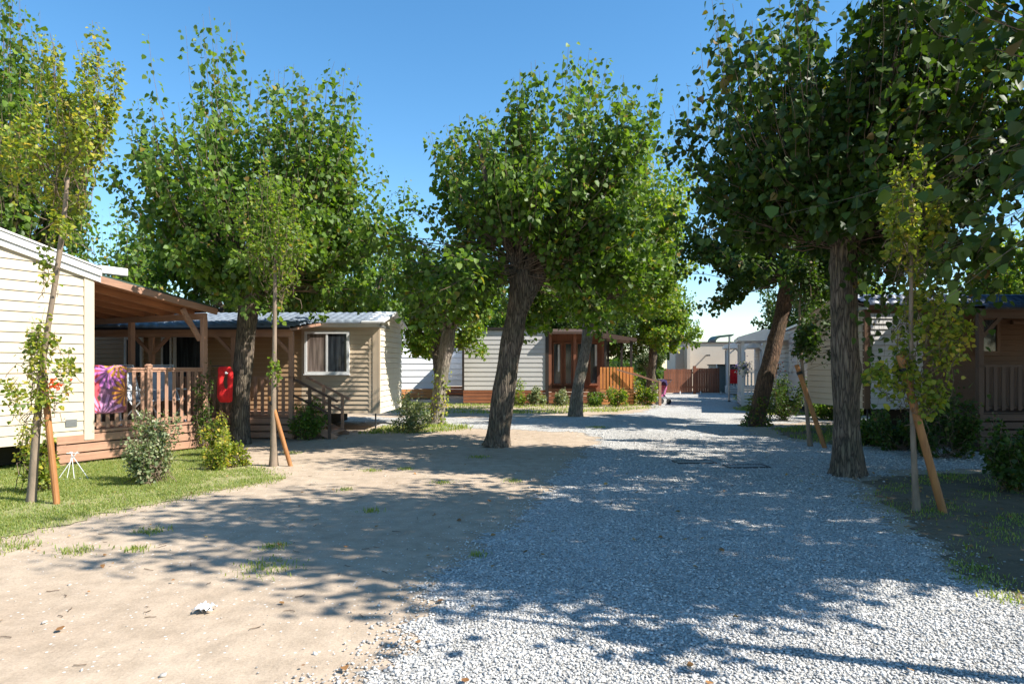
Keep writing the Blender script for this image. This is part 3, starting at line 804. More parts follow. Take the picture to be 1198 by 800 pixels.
for (x, y) in ((2.18, .05), (2.18, 4.4), (.1, 4.4), (2.18, 2.3)):
    m = MB(); m.box(x - .05, y - .05, 0, x + .05, y + .05, 2.52 if x > 1 else 2.95); m.build('post', M['wood_z'], A, bevel=.006)
for p, q in (((2.13, .1, 2.1), (1.75, .1, 2.68)), ((.15, 4.4, 2.3), (.6, 4.4, 2.85)), ((2.18, .1, 2.15), (2.18, .6, 2.55)), ((2.13, 4.4, 2.1), (1.75, 4.4, 2.6))):
    m = MB(); m.beam(p, q, .06, .08); m.build('brace', M['wood_x'], A)
m = MB(); 
for y in np.arange(0.02, 4.5, .125): m.box(.03, y, .485, 2.2, y + .12, .515)
m.build('deck_floor', M['wood_x'], A)
for z in (.05, .2, .35):
    m = MB(); m.box(-.55 if z < .4 else 0, -.02, z, 2.22, .0, z + .13); m.build('skirting_board', M['wood_x'], A, bevel=.004)
    m = MB(); m.box(2.22, -.02, z, 2.245, 4.5, z + .13); m.build('skirting_board', M['wood_y'], A, bevel=.004)
m = MB(); m.box(-.5, .0, 0, -.4, .08, .42); m.build('skirting_post', M['wood_z'], A)
m = MB(); m.box(-.0, -.03, .5, 2.23, .06, .54); m.build('deck_edge', M['wood_x'], A)
m = MB(); m.box(.02, -.0, 1.53, 2.13, .075, 1.57); m.box(.02, .015, 1.49, 2.13, .055, 1.528); m.build('top_rail', M['wood_x'], A, bevel=.005)
m = MB(); m.box(.02, .015, .6, 2.13, .055, .66); m.build('bottom_rail', M['wood_x'], A)
m = MB(); m.box(.98, -.01, .5, 1.08, .08, 1.6); m.prism([(.97, 1.6), (1.09, 1.6), (1.03, 1.64)], 1, -.02, .09); m.build('rail_post', M['wood_z'], A, bevel=.006)
for x in np.arange(.12, 2.1, .155):
    if abs(x - 1.03) < .08: continue
    m = MB(); m.box(x - .034, .004, .56, x + .034, .0145, 1.49); m.build('baluster', M['wood_z'], A)
m = MB(); m.box(2.14, .1, 1.53, 2.22, 4.4, 1.57); m.box(2.16, .1, .6, 2.2, 4.4, .66); m.build('side_rail', M['wood_y'], A)
for y in np.arange(.25, 4.3, .16):
    m = MB(); m.box(2.205, y - .034, .56, 2.2155, y + .034, 1.528); m.build('baluster', M['wood_z'], A)
o = hanging_cloth('beach_towel', 'pink, purple and orange palm-print beach towel over the porch rail', 'towel', LA(.03, .035), ANG_A, .56, 1.59, .8, M['towel'])
chair_at('white folding chair with grey-blue sling behind the railing, nearer the rail post', LA(1.28, .62, .515), ANG_A + 20)
chair_at('white folding chair with grey-blue sling behind the railing, nearer the porch corner post', LA(1.85, .7, .515), ANG_A - 15)
t = thing('garden_table', 'white garden table standing on the porch behind the palm towel', 'table', LA(.6, 1.0, .515), ANG_A)
m = MB(); m.box(-.4, -.35, .7, .4, .35, .73); m.build('tabletop', M['white'], t, bevel=.01)
for sx in (-.34, .34):
    for sy in (-.3, .3):
        m = MB(); m.tube([(sx, sy, 0), (sx * .9, sy * .9, .7)], .02); m.build('leg', M['white'], t)
# red towel with an opening, hanging outside the corner post
t = thing('red_towel', 'red towel folded in a loop hanging from the porch corner post', 'towel', LA(2.30, -.14), 20)
m = MB(); cx, cz, hw, hh = 0.17, 1.24, .14, .35
outer = []; inner = []
K = 40
for k in range(K):
    a = 2 * math.pi * k / K
    def se(u, v, aa, p): 
        c_, s_ = math.cos(aa), math.sin(aa); return (cx + u * math.copysign(abs(c_) ** p, c_), cz + v * math.copysign(abs(s_) ** p, s_))
    outer.append(se(hw, hh, a, .35)); ii = se(.035, .15, a, .8); inner.append((ii[0] + .01, ii[1] + .06))
vs = []
for ring, yy in ((outer, -.03), (inner, -.045), (inner, .03), (outer, .03)):
    for k, (x, z) in enumerate(ring): vs.append((x + .008 * math.sin(z * 23), yy * .6 + .006 * math.sin(k * 1.3) + .012 * math.sin(z * 14), z))
fs = []
for r_ in range(4):
    for k in range(K): fs.append((r_ * K + k, r_ * K + (k + 1) % K, ((r_ + 1) % 4) * K + (k + 1) % K, ((r_ + 1) % 4) * K + k))
m.add(vs, fs); m.build('cloth', M['red_cloth'], t, smooth=True)
m = MB(); m.box(.17, -.056, 1.45, .2, -.047, 1.49); m.box(.205, -.056, 1.45, .22, -.047, 1.47); m.build('care_tag', M['white'], t)
m = MB(); m.tube([(-.08, .03, 1.6), (.16, .0, 1.6), (.2, .0, 1.5)], .008); m.build('hook', M['dark_metal'], t)
# clothes horse
t = thing('drying_rack', 'small white wire drying rack standing on the grass at the deck corner', 'drying rack', (*G(84, 561), 0), 20)
for sx, ex in ((-.28, .1), (-.1, .0), (.05, -.02), (.33, -.05)):
    m = MB(); m.tube([(sx, 0, 0), (ex, .05, .52)], .008); m.build('leg', M['white'], t)
for z, w_ in ((.5, .1), (.02, .3)):
    m = MB(); m.tube([(-w_, -.02, z), (w_ + .05, -.02, z)], .007); m.build('crossbar', M['white'], t)
t.scale = (.62, .62, .75)
# plant climbing by the corner post
shrub('dark climbing plant trained up the porch corner post', LA(2.05, -.1), .16, 1.65, 61, .045, 30, 30, 'leaf_dark', 'climbing_plant', 'plant')

# ------------------------------------------------------------------ HOME B: beige home behind, slate tile roof
def home_b(label, loc, rz, mats, mirror=1, shade=False):
    M = dict(globals()['M'])
    if shade: M['wood_x'] = M['wood_y'] = M['wood_dark_x']; M['wood_z'] = M['wood_dark_z']; M['white_trim'] = M['siding_brown']  # darker wood: the tree shade over this home is put into its colour
    side, end, tile = mats
    B = thing('mobile_home', label, 'mobile home', loc, rz, 'holiday homes along the lane')
    s = mirror
    def bx(m, x0, y0, z0, x1, y1, z1): return m.box(s * x0, y0, z0, s * x1, y1, z1)
    Lh, D = 9.2, 2.7
    w = MB(); bx(w, -Lh, .035, .44, -.035, D, 2.64)
    siding(w, ((-1.95 if s > 0 else 0.0), 0), (1, 0), (0, -1), 1.95 if s > 0 else Lh, .42, 2.6, .115, .022)
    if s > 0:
        w2 = MB(); siding(w2, (-Lh, 0), (1, 0), (0, -1), Lh - 1.955, .42, 2.6, .115, .022); w2.build('porch_wall', M['siding_porch_shade'], B)
    wl = w.build('wall', side, B)
    e = MB(); e.prism([(.04, 2.62), (D - .04, 2.62), (D / 2, 2.93)], 0, s * -.5, s * -.035)
    siding(e, (0, 0) if s > 0 else (0, 0), (0, 1), (s, 0), D, .42, 2.62, .14, .026, apex=(D / 2, 2.95))
    e.build('end_wall', end, B)
    m = MB(); bx(m, -.16, -.03, .42, -.03, -.001, 2.5); bx(m, -.03, -.032, .42, .022, .06, 2.62); bx(m, -.26, -.02, .44, -.2, -.001, 2.34); m.build('corner_board', side, wl)
    m = MB(); bx(m, -6.9, -.1, 2.56, .03, -.02, 2.68); m.build('fascia', M['white_trim'], B)
    rp = tile_roof('roof', -6.9 if s > 0 else .02, -.02 if s > 0 else 6.9, (-.14, 2.68), (D / 2, 3.0), tile, B)
    rb = MB(); rb.prism([(-.12, 2.66), (D / 2, 2.98), (D + .12, 2.66), (D + .12, 2.62), (D / 2, 2.94), (-.12, 2.62)], 0, s * -9.2, s * -.02); rb.build('roof_deck', M['white_trim'], rp)
    if not shade:
     g = MB(); g.prism([(-.2, 2.7), (D / 2, 3.06), (D + .2, 2.7), (D + .2, 2.66), (D / 2, 2.99), (-.2, 2.66)], 0, s * -.4, s * .16); g.build('gable_verge', M['white'], rp)
    g = MB(); g.prism([(-.16, 2.62), (-.16, 2.56), (1.0, 2.56), (1.0, 2.62)], 0, s * .02, s * .05); g.build('gable_band', M['metal'], rp)
    # window and door
    if not shade:
        window(B, *sorted((s * -1.86, s * -.74)), 1.4, 2.46, -.001, True, M['white'], .06, True)
        window(B, -6.45, -5.98, 1.3, 2.32, -.001, False, M['white_trim'], .06)
        d = MB(); d.box(-5.2, -.06, .5, -5.12, -.001, 2.4); d.box(-4.42, -.06, .5, -4.34, -.001, 2.4); d.box(-5.12, -.06, 2.32, -4.42, -.001, 2.4)
        dd = d.build('door', M['white_trim'], B); q = MB(); q.box(-5.12, -.04, .5, -4.42, -.012, 2.32); q.build('door_glass', M['glass'], dd)
        window(B, -5.5, -5.24, 1.3, 2.32, -.001, False, M['white_trim'], .04)
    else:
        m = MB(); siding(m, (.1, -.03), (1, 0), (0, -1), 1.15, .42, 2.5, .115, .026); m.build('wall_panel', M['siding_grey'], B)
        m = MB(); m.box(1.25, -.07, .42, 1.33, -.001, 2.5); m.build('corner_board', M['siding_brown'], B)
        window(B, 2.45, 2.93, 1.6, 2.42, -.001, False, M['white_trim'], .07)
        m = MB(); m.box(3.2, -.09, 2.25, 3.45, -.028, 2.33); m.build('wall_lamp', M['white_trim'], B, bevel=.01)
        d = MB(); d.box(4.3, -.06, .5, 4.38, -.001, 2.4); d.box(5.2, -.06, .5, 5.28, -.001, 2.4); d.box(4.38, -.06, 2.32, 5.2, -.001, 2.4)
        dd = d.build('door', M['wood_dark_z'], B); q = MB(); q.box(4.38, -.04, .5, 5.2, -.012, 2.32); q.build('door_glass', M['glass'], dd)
    # porch with deck
    x1 = -1.42 if not shade else -1.0; x0 = -6.9
    xa, xb = sorted((s * x0, s * x1))
    pr = tile_roof('porch_roof', xa, xb, (-2.25, 2.42), (-.15, 2.68), tile, B)
    m = MB(); m.add([(xa, -2.2, 2.36), (xb, -2.2, 2.36), (xb, -.11, 2.6), (xa, -.11, 2.6), (xa, -2.2, 2.41), (xb, -2.2, 2.41), (xb, -.11, 2.66), (xa, -.11, 2.66)],
                   [(0, 3, 2, 1), (4, 5, 6, 7), (0, 1, 5, 4), (1, 2, 6, 5), (2, 3, 7, 6), (3, 0, 4, 7)]); m.build('ceiling_boards', M['wood_x'], pr)
    m = MB(); m.box(xa, -2.08, 2.24, xb, -2.0, 2.36); m.build('eave_beam', M['wood_x'], pr)
    m = MB(); m.tube([(xa, -2.29, 2.41), (xb, -2.29, 2.41)], .026); m.build('gutter', M['dark_metal'], pr)
    xs = [x1 - .05, -2.75, -4.6, -6.75] if not shade else [x1 - .05, -3.75, -5.2, -6.75]
    for x in xs:
        m = MB(); bx(m, x - .05, -2.09, -.25 if shade else 0, x + .05, -1.99, 2.24); m.build('post', M['wood_z'], B, bevel=.006)
        for dx in ((-.4,) if x == xs[0] else (-.4, .4)):
            m = MB(); m.beam((s * x, -2.04, 1.85), (s * (x + dx), -2.04, 2.26), .05, .07); m.build('brace', M['wood_x'], B)
    m = MB()
    for y in np.arange(-2.06, -.05, .125): m.box(xa, y, .46, xb, y + .12, .485)
    m.build('deck_floor', M['wood_x'], B)
    for z in ((.03, .18, .33) if not shade else (-.24, -.105, .03, .18, .33)):
        m = MB(); m.box(xa, -2.12, z, xb, -2.1, z + .125); m.build('skirting_board', M['wood_x'], B, bevel=.004)
        m = MB(); bx(m, x1, -2.1, z, x1 + .02, -.1, z + .125); m.build('skirting_board', M['wood_y'], B, bevel=.004)
    m = MB(); m.box(xa, -2.09, 1.33, xb, -2.0, 1.37); m.build('top_rail', M['wood_x'], B)
    m = MB(); m.box(xa, -2.06, .55, xb, -2.02, .6); m.build('bottom_rail', M['wood_x'], B)
    x = x0 + .15
    while x < x1 - .1:
        m = MB(); bx(m, x - .035, -2.085, .52, x + .035, -2.065, 1.329); m.build('baluster', M['wood_z'], B); x += .155
    ch = MB(); bx(ch, -Lh + .3, .5, -.15 if shade else .06, -1.5, D - .2, .43); ch.build('chassis', M['black'], B)
    for x in (-.12, -4, -8):
        m = MB(); m.tube([(s * x, .12, -.25 if shade else 0), (s * x, .12, .44)], .02); m.box(s * x - .08, .04, 0, s * x + .08, .2, .03); m.build('support_jack', M['dark_metal'], B)
    if not shade:
        m = MB()
        for k in range(3): m.box(x1 + .02 + k * .28, -2.0, .36 - k * .13, x1 + .3 + k * .28, -1.1, .39 - k * .13)
        m.beam((x1 + .02, -2.02, .42), (x1 + .95, -2.02, .0), .04, .14); m.beam((x1 + .02, -1.08, .42), (x1 + .95, -1.08, .0), .04, .14)
        m.build('stairs', M['wood_x'], B)
        for y in (-2.04, -1.06):
            h = MB(); h.beam((x1 - .05, y, 1.34), (x1 + .98, y, .82), .05, .05); h.beam((x1 - .05, y, .98), (x1 + .8, y, .55), .03, .05)
            for xx, zt in ((x1 + .36, 1.12), (x1 + .8, .9)): h.box(xx - .03, y - .03, 0, xx + .03, y + .03, zt)
            h.build('handrail', M['wood_dark_x'] if y < -1.5 else M['wood_x'], B)
    return B
home_b('beige home with slate tiled roof, sliding window and steps up to its porch', (-3.3, 17, 0), -2.2, (M['siding_beige'], M['siding_cream2'], M['tile_slate']))
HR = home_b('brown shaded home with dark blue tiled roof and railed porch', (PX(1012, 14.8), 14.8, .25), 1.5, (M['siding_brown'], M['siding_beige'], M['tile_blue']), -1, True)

# ------------------------------------------------------------------ white trailers behind
def trailer(label, loc, rz, w_, d_, z0, z1, wall, skirt, win=None, pitch=.3):
    T_ = thing('mobile_home', label, 'mobile home', loc, rz, 'holiday homes along the lane')
    m = MB(); m.box(-w_ + .04, .035, z0, -.035, d_, z1)
    siding(m, (-w_, 0), (1, 0), (0, -1), w_, z0 - .01, z1, pitch, .035); siding(m, (0, 0), (0, 1), (1, 0), d_, z0 - .01, z1, pitch, .035)
    m.build('wall', wall, T_)
    r = MB(); r.box(-w_ - .08, -.1, z1, .08, d_ + .1, z1 + .08); r.box(-w_ * .9, 0.3, z1 + .08, -.3, d_, z1 + .16); r.build('roof', M['white_trim'], T_)
    for k in range(3):
        z = .06 + k * (z0 - .08) / 3
        q = MB(); q.box(-w_ + .05, -.01, z, -.02, .02, z + (z0 - .08) / 3 - .025); q.box(-.02, 0, z, .0, d_, z + (z0 - .08) / 3 - .025); q.build('skirting_board', skirt, T_)
    if win:
        for (a, b, c, d) in win: window(T_, a, b, c, d, -.001, False, M['white'], .05)
    return T_
trailer('white boxy home with an orange plank skirt behind the beige home', (-3.75, 33, 0), 16, 3.4, 7, .52, 3.15, M['siding_white'], M['wood_orange_x'])
trailer('shaded white home behind the trunk of the small leaning tree', (-1.0, 36.5, 0), 0, 3.4, 7, .55, 3.2, M['siding_white'], M['wood_red_x'], [(-1.2, -.3, 1.4, 2.3)])

# ------------------------------------------------------------------ HOME E: grey home with glazed wooden porch
E = thing('mobile_home', 'light grey home with brown plank skirt and glazed timber porch', 'mobile home', (-2.03, 28.5, 0), 0, 'holiday homes along the lane')
m = MB(); m.box(.035, .035, .62, 3.445, 9, 3.12); siding(m, (0, 0), (1, 0), (0, -1), 3.48, .6, 3.1, .19, .018); siding(m, (3.48, 0), (0, 1), (1, 0), 9, .6, 3.1, .19, .03)
m.build('wall', M['siding_grey'], E)
m = MB(); m.box(-.05, -.04, .6, .04, .1, 3.14); m.build('corner_trim', M['dark_trim'], E)
m = MB(); m.box(3.42, -.05, .1, 3.56, .1, 3.2); m.build('corner_trim', M['dark_trim'], E)
m = MB(); m.box(-.08, -.1, 3.12, 3.6, 9.1, 3.2); m.build('roof', M['dark_trim'], E)
for k in range(4):
    m = MB(); m.box(.0, -.01, .06 + k * .14, 3.5, .02, .06 + k * .14 + .12); m.build('skirting_board', M['wood_red_x'], E)
# glazed porch bay: x 3.56..5.9
m = MB(); m.box(3.56, .6, .62, 5.9, .66, 3.0); pw = m.build('porch_wall', M['wood_red_z'], E)
for (a, b) in ((3.75, 4.15), (4.25, 4.6), (4.75, 5.1), (5.3, 5.7)):
    window(E, a, b, .8, 2.6, .599, False, M['wood_red_z'], .06)
for (a, b, z_) in ((3.98, 4.05, 1.35), (4.98, 5.06, 1.5), (5.55, 5.68, 1.6)):
    m = MB(); m.box(a, .55, z_, b, .565, 2.5); m.build('curtain', M['white'], E)
for x in (3.62, 4.65, 5.85):
    m = MB(); m.box(x - .06, -.03, .6, x + .06, .09, 2.95); m.build('post', M['wood_red_z'], E)
m = MB(); m.prism([(-.3, 2.92), (-.3, 3.02), (2.6, 3.28), (2.6, 3.18)], 0, 3.56, 6.0); m.build('porch_roof', M['wood_dark_x'], E)
for k in range(4):
    m = MB(); m.box(3.56, -.05, .06 + k * .155, 6.0, -.02, .06 + k * .155 + .135); m.build('skirting_board', M['wood_red_x'], E)
m = MB(); m.box(3.56, -.02, .6, 6.0, 3, .64); m.box(6.0, -.6, .6, 6.95, 2, .64); m.build('deck_floor', M['wood_red_x'], E)
# bright deck corner (local x 5.6..6.9, in front)
for k in range(5):
    m = MB(); m.box(5.62, -.66, .04 + k * .125, 6.95, -.63, .04 + k * .125 + .095); m.box(6.95, -.66, .04 + k * .125, 6.98, 2, .04 + k * .125 + .095); m.build('skirting_board', M['wood_orange_x'], E)
for i, x in enumerate(np.arange(5.62, 6.93, .135)):
    m = MB(); m.box(x, -.64, .66, x + .092, -.615, 1.55); m.build('fence_board', M['wood_orange_z'], E)
for i, y in enumerate(np.arange(-.6, 1.9, .135)):
    m = MB(); m.box(6.95, y, .66, 6.975, y + .092, 1.55); m.build('fence_board', M['wood_orange_z'], E)
m = MB(); m.beam((6.3, -.7, 1.45), (8.0, -.9, .95), .05, .06); m.beam((6.9, 1.2, 1.45), (8.3, 1.0, .9), .05, .06)
m.box(7.95, -.95, 0, 8.05, -.85, .98); m.build('handrail', M['wood_x'], E)
m = MB()
for k in range(3): m.box(6.98 + k * .3, -.6, .42 - k * .17, 7.28 + k * .3, 1, .46 - k * .17)
m.build('stairs', M['wood_orange_x'], E)
for (x, y) in ((5.85, -.55), (6.9, -.55), (6.3, 1.9), (6.9, 1.9)):
    m = MB(); m.box(x - .045, y - .045, .6, x + .045, y + .045, 2.75); m.build('canopy_post', M['dark_trim'], E)
m = MB(); m.prism([(5.7, 2.72), (5.7, 2.95), (7.1, 2.72), (7.1, 2.6)], 1, -.75, 2.1); m.build('canopy_roof', M['wood_dark_x'], E)

# ------------------------------------------------------------------ HOME F (+ copy G): pinkish home with white porch on its lane side
def home_f(label, loc, rz):
    H = thing('mobile_home', label, 'mobile home', loc, rz, 'holiday homes along the lane')
    W_, D_, z0, z1 = 4.2, 8.4, .34, 3.0
    m = MB(); m.box(.035, .035, z0, W_, D_, z1)
    siding(m, (0, 0), (1, 0), (0, -1), W_, z0 - .02, z1 - .02, .18, .035, apex=(W_ / 2, z1 + .38))
    siding(m, (0, 0), (0, 1), (-1, 0), D_, z0 - .02, z1 - .02, .18, .035)
    m.prism([(.035, z1), (W_, z1), (W_ / 2, z1 + .36)], 1, .035, D_)
    m.build('wall', M['siding_pinkgrey'], H)
    r = MB()
    for a, b in ((-.14, W_ / 2), (W_ + .14, W_ / 2)): r.prism([(a, z1 - .02), (b, z1 + .4), (b, z1 + .46), (a, z1 + .05)], 1, -.12, D_ + .1)
    r.build('roof', M['white_trim'], H)
    m = MB(); m.box(-.03, -.04, z0, .1, -.001, z1); m.build('corner_board', M['siding_pinkgrey'], H)
    m = MB(); m.box(.2, .5, .03, W_ - .2, D_ - .3, z0); m.build('chassis', M['black'], H)
    for (y0, y1) in ((1.0, 1.5), (3.1, 3.45)):
        m = MB(); m.box(-.08, y0, 1.35, -.001, y0 + .06, 2.4); m.box(-.08, y1 - .06, 1.35, -.001, y1, 2.4); m.box(-.08, y0, 2.34, -.001, y1, 2.4); m.box(-.08, y0, 1.35, -.001, y1, 1.41)
        f_ = m.build('window', M['white'], H); q = MB(); q.box(-.05, y0 + .06, 1.41, -.004, y1 - .06, 2.34); q.build('pane', M['curtain'], f_)
    # white porch
    x0, x1, y0, y1 = -1.75, -.01, 4.3, 7.4
    m = MB()
    for y in np.arange(y0, y1 - .1, .13): m.box(x0, y, .42, x1, y + .12, .45)
    m.build('porch_floor', M['white_trim'], H)
    for k in range(3):
        m = MB(); m.box(x0, y0 - .02, .05 + k * .13, x1, y0, .05 + k * .13 + .1); m.box(x0 - .02, y0, .05 + k * .13, x0, y1, .05 + k * .13 + .1); m.build('skirting_board', M['white'], H)
    for (x, y) in ((x0 + .05, y0 + .05), (x0 + .85, y0 + .05), (x0 + .05, y1 - .05), (x0 + .05, (y0 + y1) / 2)):
        m = MB(); m.box(x - .055, y - .055, 0, x + .055, y + .055, 2.55); m.build('post', M['white'], H)
    m = MB(); m.beam((x0 + .05, y0 + .05, 2.2), (x0 + .45, y0 + .05, 2.56), .05, .07); m.beam((x0 + .85, y0 + .05, 2.2), (x0 + .45, y0 + .05, 2.56), .05, .07); m.build('brace', M['white'], H)
    m = MB(); m.prism([(x0 - .15, 2.58), (x0 - .15, 2.74), ((x0 + x1) / 2, 3.05), (x1, 2.85), (x1, 2.6)], 1, y0 - .2, y1 + .1); m.build('porch_roof', M['white_trim'], H)
    m = MB(); m.box(x0 + .1, y0 + .03, 1.32, x1, y0 + .08, 1.37); m.box(x0 + .03, y0 + .1, 1.32, x0 + .08, y1, 1.37); m.build('top_rail', M['white'], H)
    for x in np.arange(x0 + .2, x1 - .9, .14):
        m = MB(); m.box(x, y0 + .04, .45, x + .06, y0 + .06, 1.319); m.build('baluster', M['white'], H)
    for y in np.arange(y0 + .2, y1 - .1, .16):
        m = MB(); m.box(x0 + .04, y, .45, x0 + .06, y + .08, 1.319); m.build('baluster', M['white'], H)
    m = MB(); m.box(x0 + .95, y0 + .2, .45, x0 + 1.0, y0 + 1.1, 2.4); m.build('screen_wall', M['siding_white'], H)
    return H
H1 = home_f('pinkish grey lap-sided home with narrow side windows and a white porch', (9.65, 22.5, 0), -15.4)
H2 = copy_tree(H1); H2.location = (12.55, 33.6, 0)
H2['label'] = 'white-porched home at the far end of the lane where a red towel hangs'
def frm(H, x, y, z=0):
    a = H.rotation_euler.z; return (H.location.x + x * math.cos(a) - y * math.sin(a), H.location.y + x * math.sin(a) + y * math.cos(a), z)
hanging_cloth('bath_towel', 'small red towel over the white porch rail near the brown fence', 'towel', frm(H2, -1.6, 4.36), -15.4, .45, 1.4, .62, M['red_cloth'])
def flower_basket(label, loc, mat, seed):
    t = thing('flower_basket', label, 'flower basket', loc, 0, 'flower baskets on the white porch')
    rg = np.random.default_rng(seed); n = 260
    p = rg.normal(0, .13, (n, 3)); v, f = leaf_mesh(p, rg.normal(size=(n, 3)), rg.normal(size=(n, 3)), rg.uniform(.04, .07, n), rg)
    np_mesh('flower', v, f, M[mat], t)
    p = rg.normal(0, .12, (n, 3)); v, f = leaf_mesh(p - [0, 0, .05], rg.normal(size=(n, 3)), rg.normal(size=(n, 3)), rg.uniform(.03, .06, n), rg)
    np_mesh('foliage', v, f, M['leaf'], t)
    m = MB(); m.tube([(0, 0, -.3), (0, 0, -.08)], [.1, .16], 12); m.build('pot', M['white_trim'], t)
    m = MB(); m.tube([(0, 0, -.1), (0, 0, .25)], .008, 5); m.build('hanger', M['dark_metal'], t)
    return t
flower_basket('violet and white flower basket on the outer post of the white porch', frm(H1, -1.7, 4.1, 1.55), 'flower_violet', 31)
flower_basket('red flower basket on the white porch against the pinkish grey wall', frm(H1, -.6, 4.15, 1.55), 'flower_red', 32)

# ------------------------------------------------------------------ far end: fence, shed, building
t = thing('plank_fence', 'reddish brown vertical plank fence closing the end of the lane', 'fence', (8.75, 38.8, 0), 0)
for i in range(3):
    x0 = [0, 1.42, 1.7][i] if i < 2 else None
def fence_panel(x0, x1, z):
    m = MB(); x = x0
    while x < x1 - .05: m.box(x, 0, .08, min(x + .125, x1), .025, z + random.Random(int(x * 99)).uniform(-.02, .02)); x += .135
    m.build('plank_panel', M['wood_red_z'], t)
    r = MB(); r.box(x0, .025, .35, x1, .07, .45); r.box(x0, .025, z - .25, x1, .07, z - .15); r.build('cross_rail', M['wood_red_x'], t)
fence_panel(0, 1.52, 1.42); fence_panel(1.7, 3.02, 1.47)
m = MB(); m.box(1.53, -.04, 0, 1.69, .09, 1.6); m.build('fence_post', M['wood_red_z'], t)
m = MB(); m.box(-.12, -.02, 0, -.01, .09, 1.35); m.build('fence_post', M['wood_red_z'], t)
for x in (.75, 1.9, 3.06):
    m = MB(); m.box(x, -.08, 0, x + .06, -.02, .16); m.build('marker_peg', M['white'], t)
t = thing('shed', 'grey-green sheet metal shed beside the brown plank fence', 'shed', (12.35, 41, 0), 0)
m = MB(); m.box(0, 0, 0, 1.5, 2, 1.62)
for x in np.arange(.05, 1.5, .12): m.box(x, -.02, .02, x + .05, 0, 1.6)
m.build('wall', M['greyshed'], t); m = MB(); m.box(-.06, -.08, 1.62, 1.56, 2.06, 1.7); m.build('roof', M['dark_metal'], t)
m = MB(); m.box(-.1, -.05, 0, -.03, .05, 1.7); m.build('post', M['white'], t)

t = thing('building', 'flat-roofed beige rendered building behind the plank fence', 'building', (11.0, 46, 0), 0)
foot = [(0, 0), (26, 0), (26, 26), (5.3, 26)]
m = MB(); m.prism(foot, 2, 0, 3.15); m.build('wall', M['stucco'], t)
m = MB(); m.prism([(-.08, -.08), (26.1, -.08), (26.1, 26.1), (5.2, 26.1)], 2, 3.15, 3.22); m.build('parapet_cap', M['dark_metal'], t)
m = MB(); m.box(.55, -.9, 0, .75, -.002, 2.95); m.build('buttress_wall', M['stucco'], t)
m = MB(); m.tube([(2.05, -.02, 2.3), (2.05, -.85, 2.3)], .05); m.build('drain_spout', M['dark_metal'], t)
for x in (2.6, 4.4):
    m = MB(); m.box(x, 1, 3.22, x + .35, 1.4, 3.38); m.build('roof_vent', M['dark_metal'], t)
t = thing('curved_awning', 'dark green curved awning rising above the roof of the beige building', 'awning', (14.9, 48, 0), 0)
m = MB(); arc = [(-.75 + .5 * (1 - math.cos(a)), 3.2 + .55 * math.sin(a)) for a in np.linspace(0, 1.57, 8)] + [(.75, 3.85)]
arc += [(.55, 3.68), (-.2, 3.6)] + [(-.6 + .3 * (1 - math.cos(a)), 3.2 + .35 * math.sin(a)) for a in np.linspace(1.3, 0, 6)]
m.prism(arc, 1, 0, 1.6); m.build('canopy', M['roof_green'], t)
m = MB(); m.box(.6, .7, 0, .66, .76, 3.85); m.build('pole', M['dark_metal'], t)

# slender white lamp/pole by the far white porch
t = thing('utility_pole', 'slim grey pole standing beside the far white porch', 'pole', (PX(853, 30.5), 30.5, 0), 0)
m = MB(); m.tube([(0, 0, 0), (0, 0, 2.9)], .035); m.build('shaft', M['metal'], t); m = MB(); m.box(-.05, -.05, 0, .05, .05, .06); m.build('foot', M['dark_metal'], t)

# pushchair
t = thing('pushchair', 'pushchair with purple and pink seat parked at the edge of the lane', 'pushchair', (PX(771, 28.5), 28.5, 0), -60)
m = MB(); m.prism([(-.2, .35), (.15, .3), (.3, .8), (.24, .84), (.06, .42), (-.2, .44)], 0, -.2, .2); m.build('seat', M['pink_cloth'], t, bevel=.02)
m = MB(); m.prism([(.28, .8), (.24, 1.0), (.05, 1.05), (-.12, .92), (-.1, .88), (.04, .96), (.18, .9), (.22, .78)], 0, -.22, .22); m.build('hood', M['purple_cloth'], t, bevel=.01)
for sx in (-.22, .22):
    m = MB(); m.tube([(sx, -.3, .12), (sx, .2, .75), (sx, .5, 1.02)], .014); m.build('frame', M['dark_metal'], t)
    m = MB(); m.tube([(sx, .34, .12), (sx, .0, .5)], .014); m.build('frame', M['dark_metal'], t)
    for y in (-.3, .34):
        wv = MB(); wv.tube([(sx - .02, y, .12), (sx + .02, y, .12)], .12, 16); wv.build('wheel', M['rubber'], t)
m = MB(); m.tube([(-.22, .5, 1.02), (.22, .5, 1.02)], .016); m.build('handle', M['rubber'], t)

# crumpled paper
rg = np.random.default_rng(8); x, y = G(240, 716)
n1 = 9; V = []; 
for i in range(n1):
    for j in range(n1):
        u, v_ = (i / (n1 - 1) - .5), (j / (n1 - 1) - .5); V.append((u * .11 + rg.normal(0, .006), v_ * .1 + rg.normal(0, .006), abs(rg.normal(0, .014)) + .006 + .03 * abs(math.sin(u * 9 + v_ * 5))))
Fc = np.array([(i * n1 + j, (i + 1) * n1 + j, (i + 1) * n1 + j + 1, i * n1 + j + 1) for i in range(n1 - 1) for j in range(n1 - 1)])
o = np_mesh('paper_tissue', np.array(V), Fc, M['paper']); o.location = (x, y, 0); tag(o, 'crumpled white paper tissue lying on the bare dirt', 'tissue')
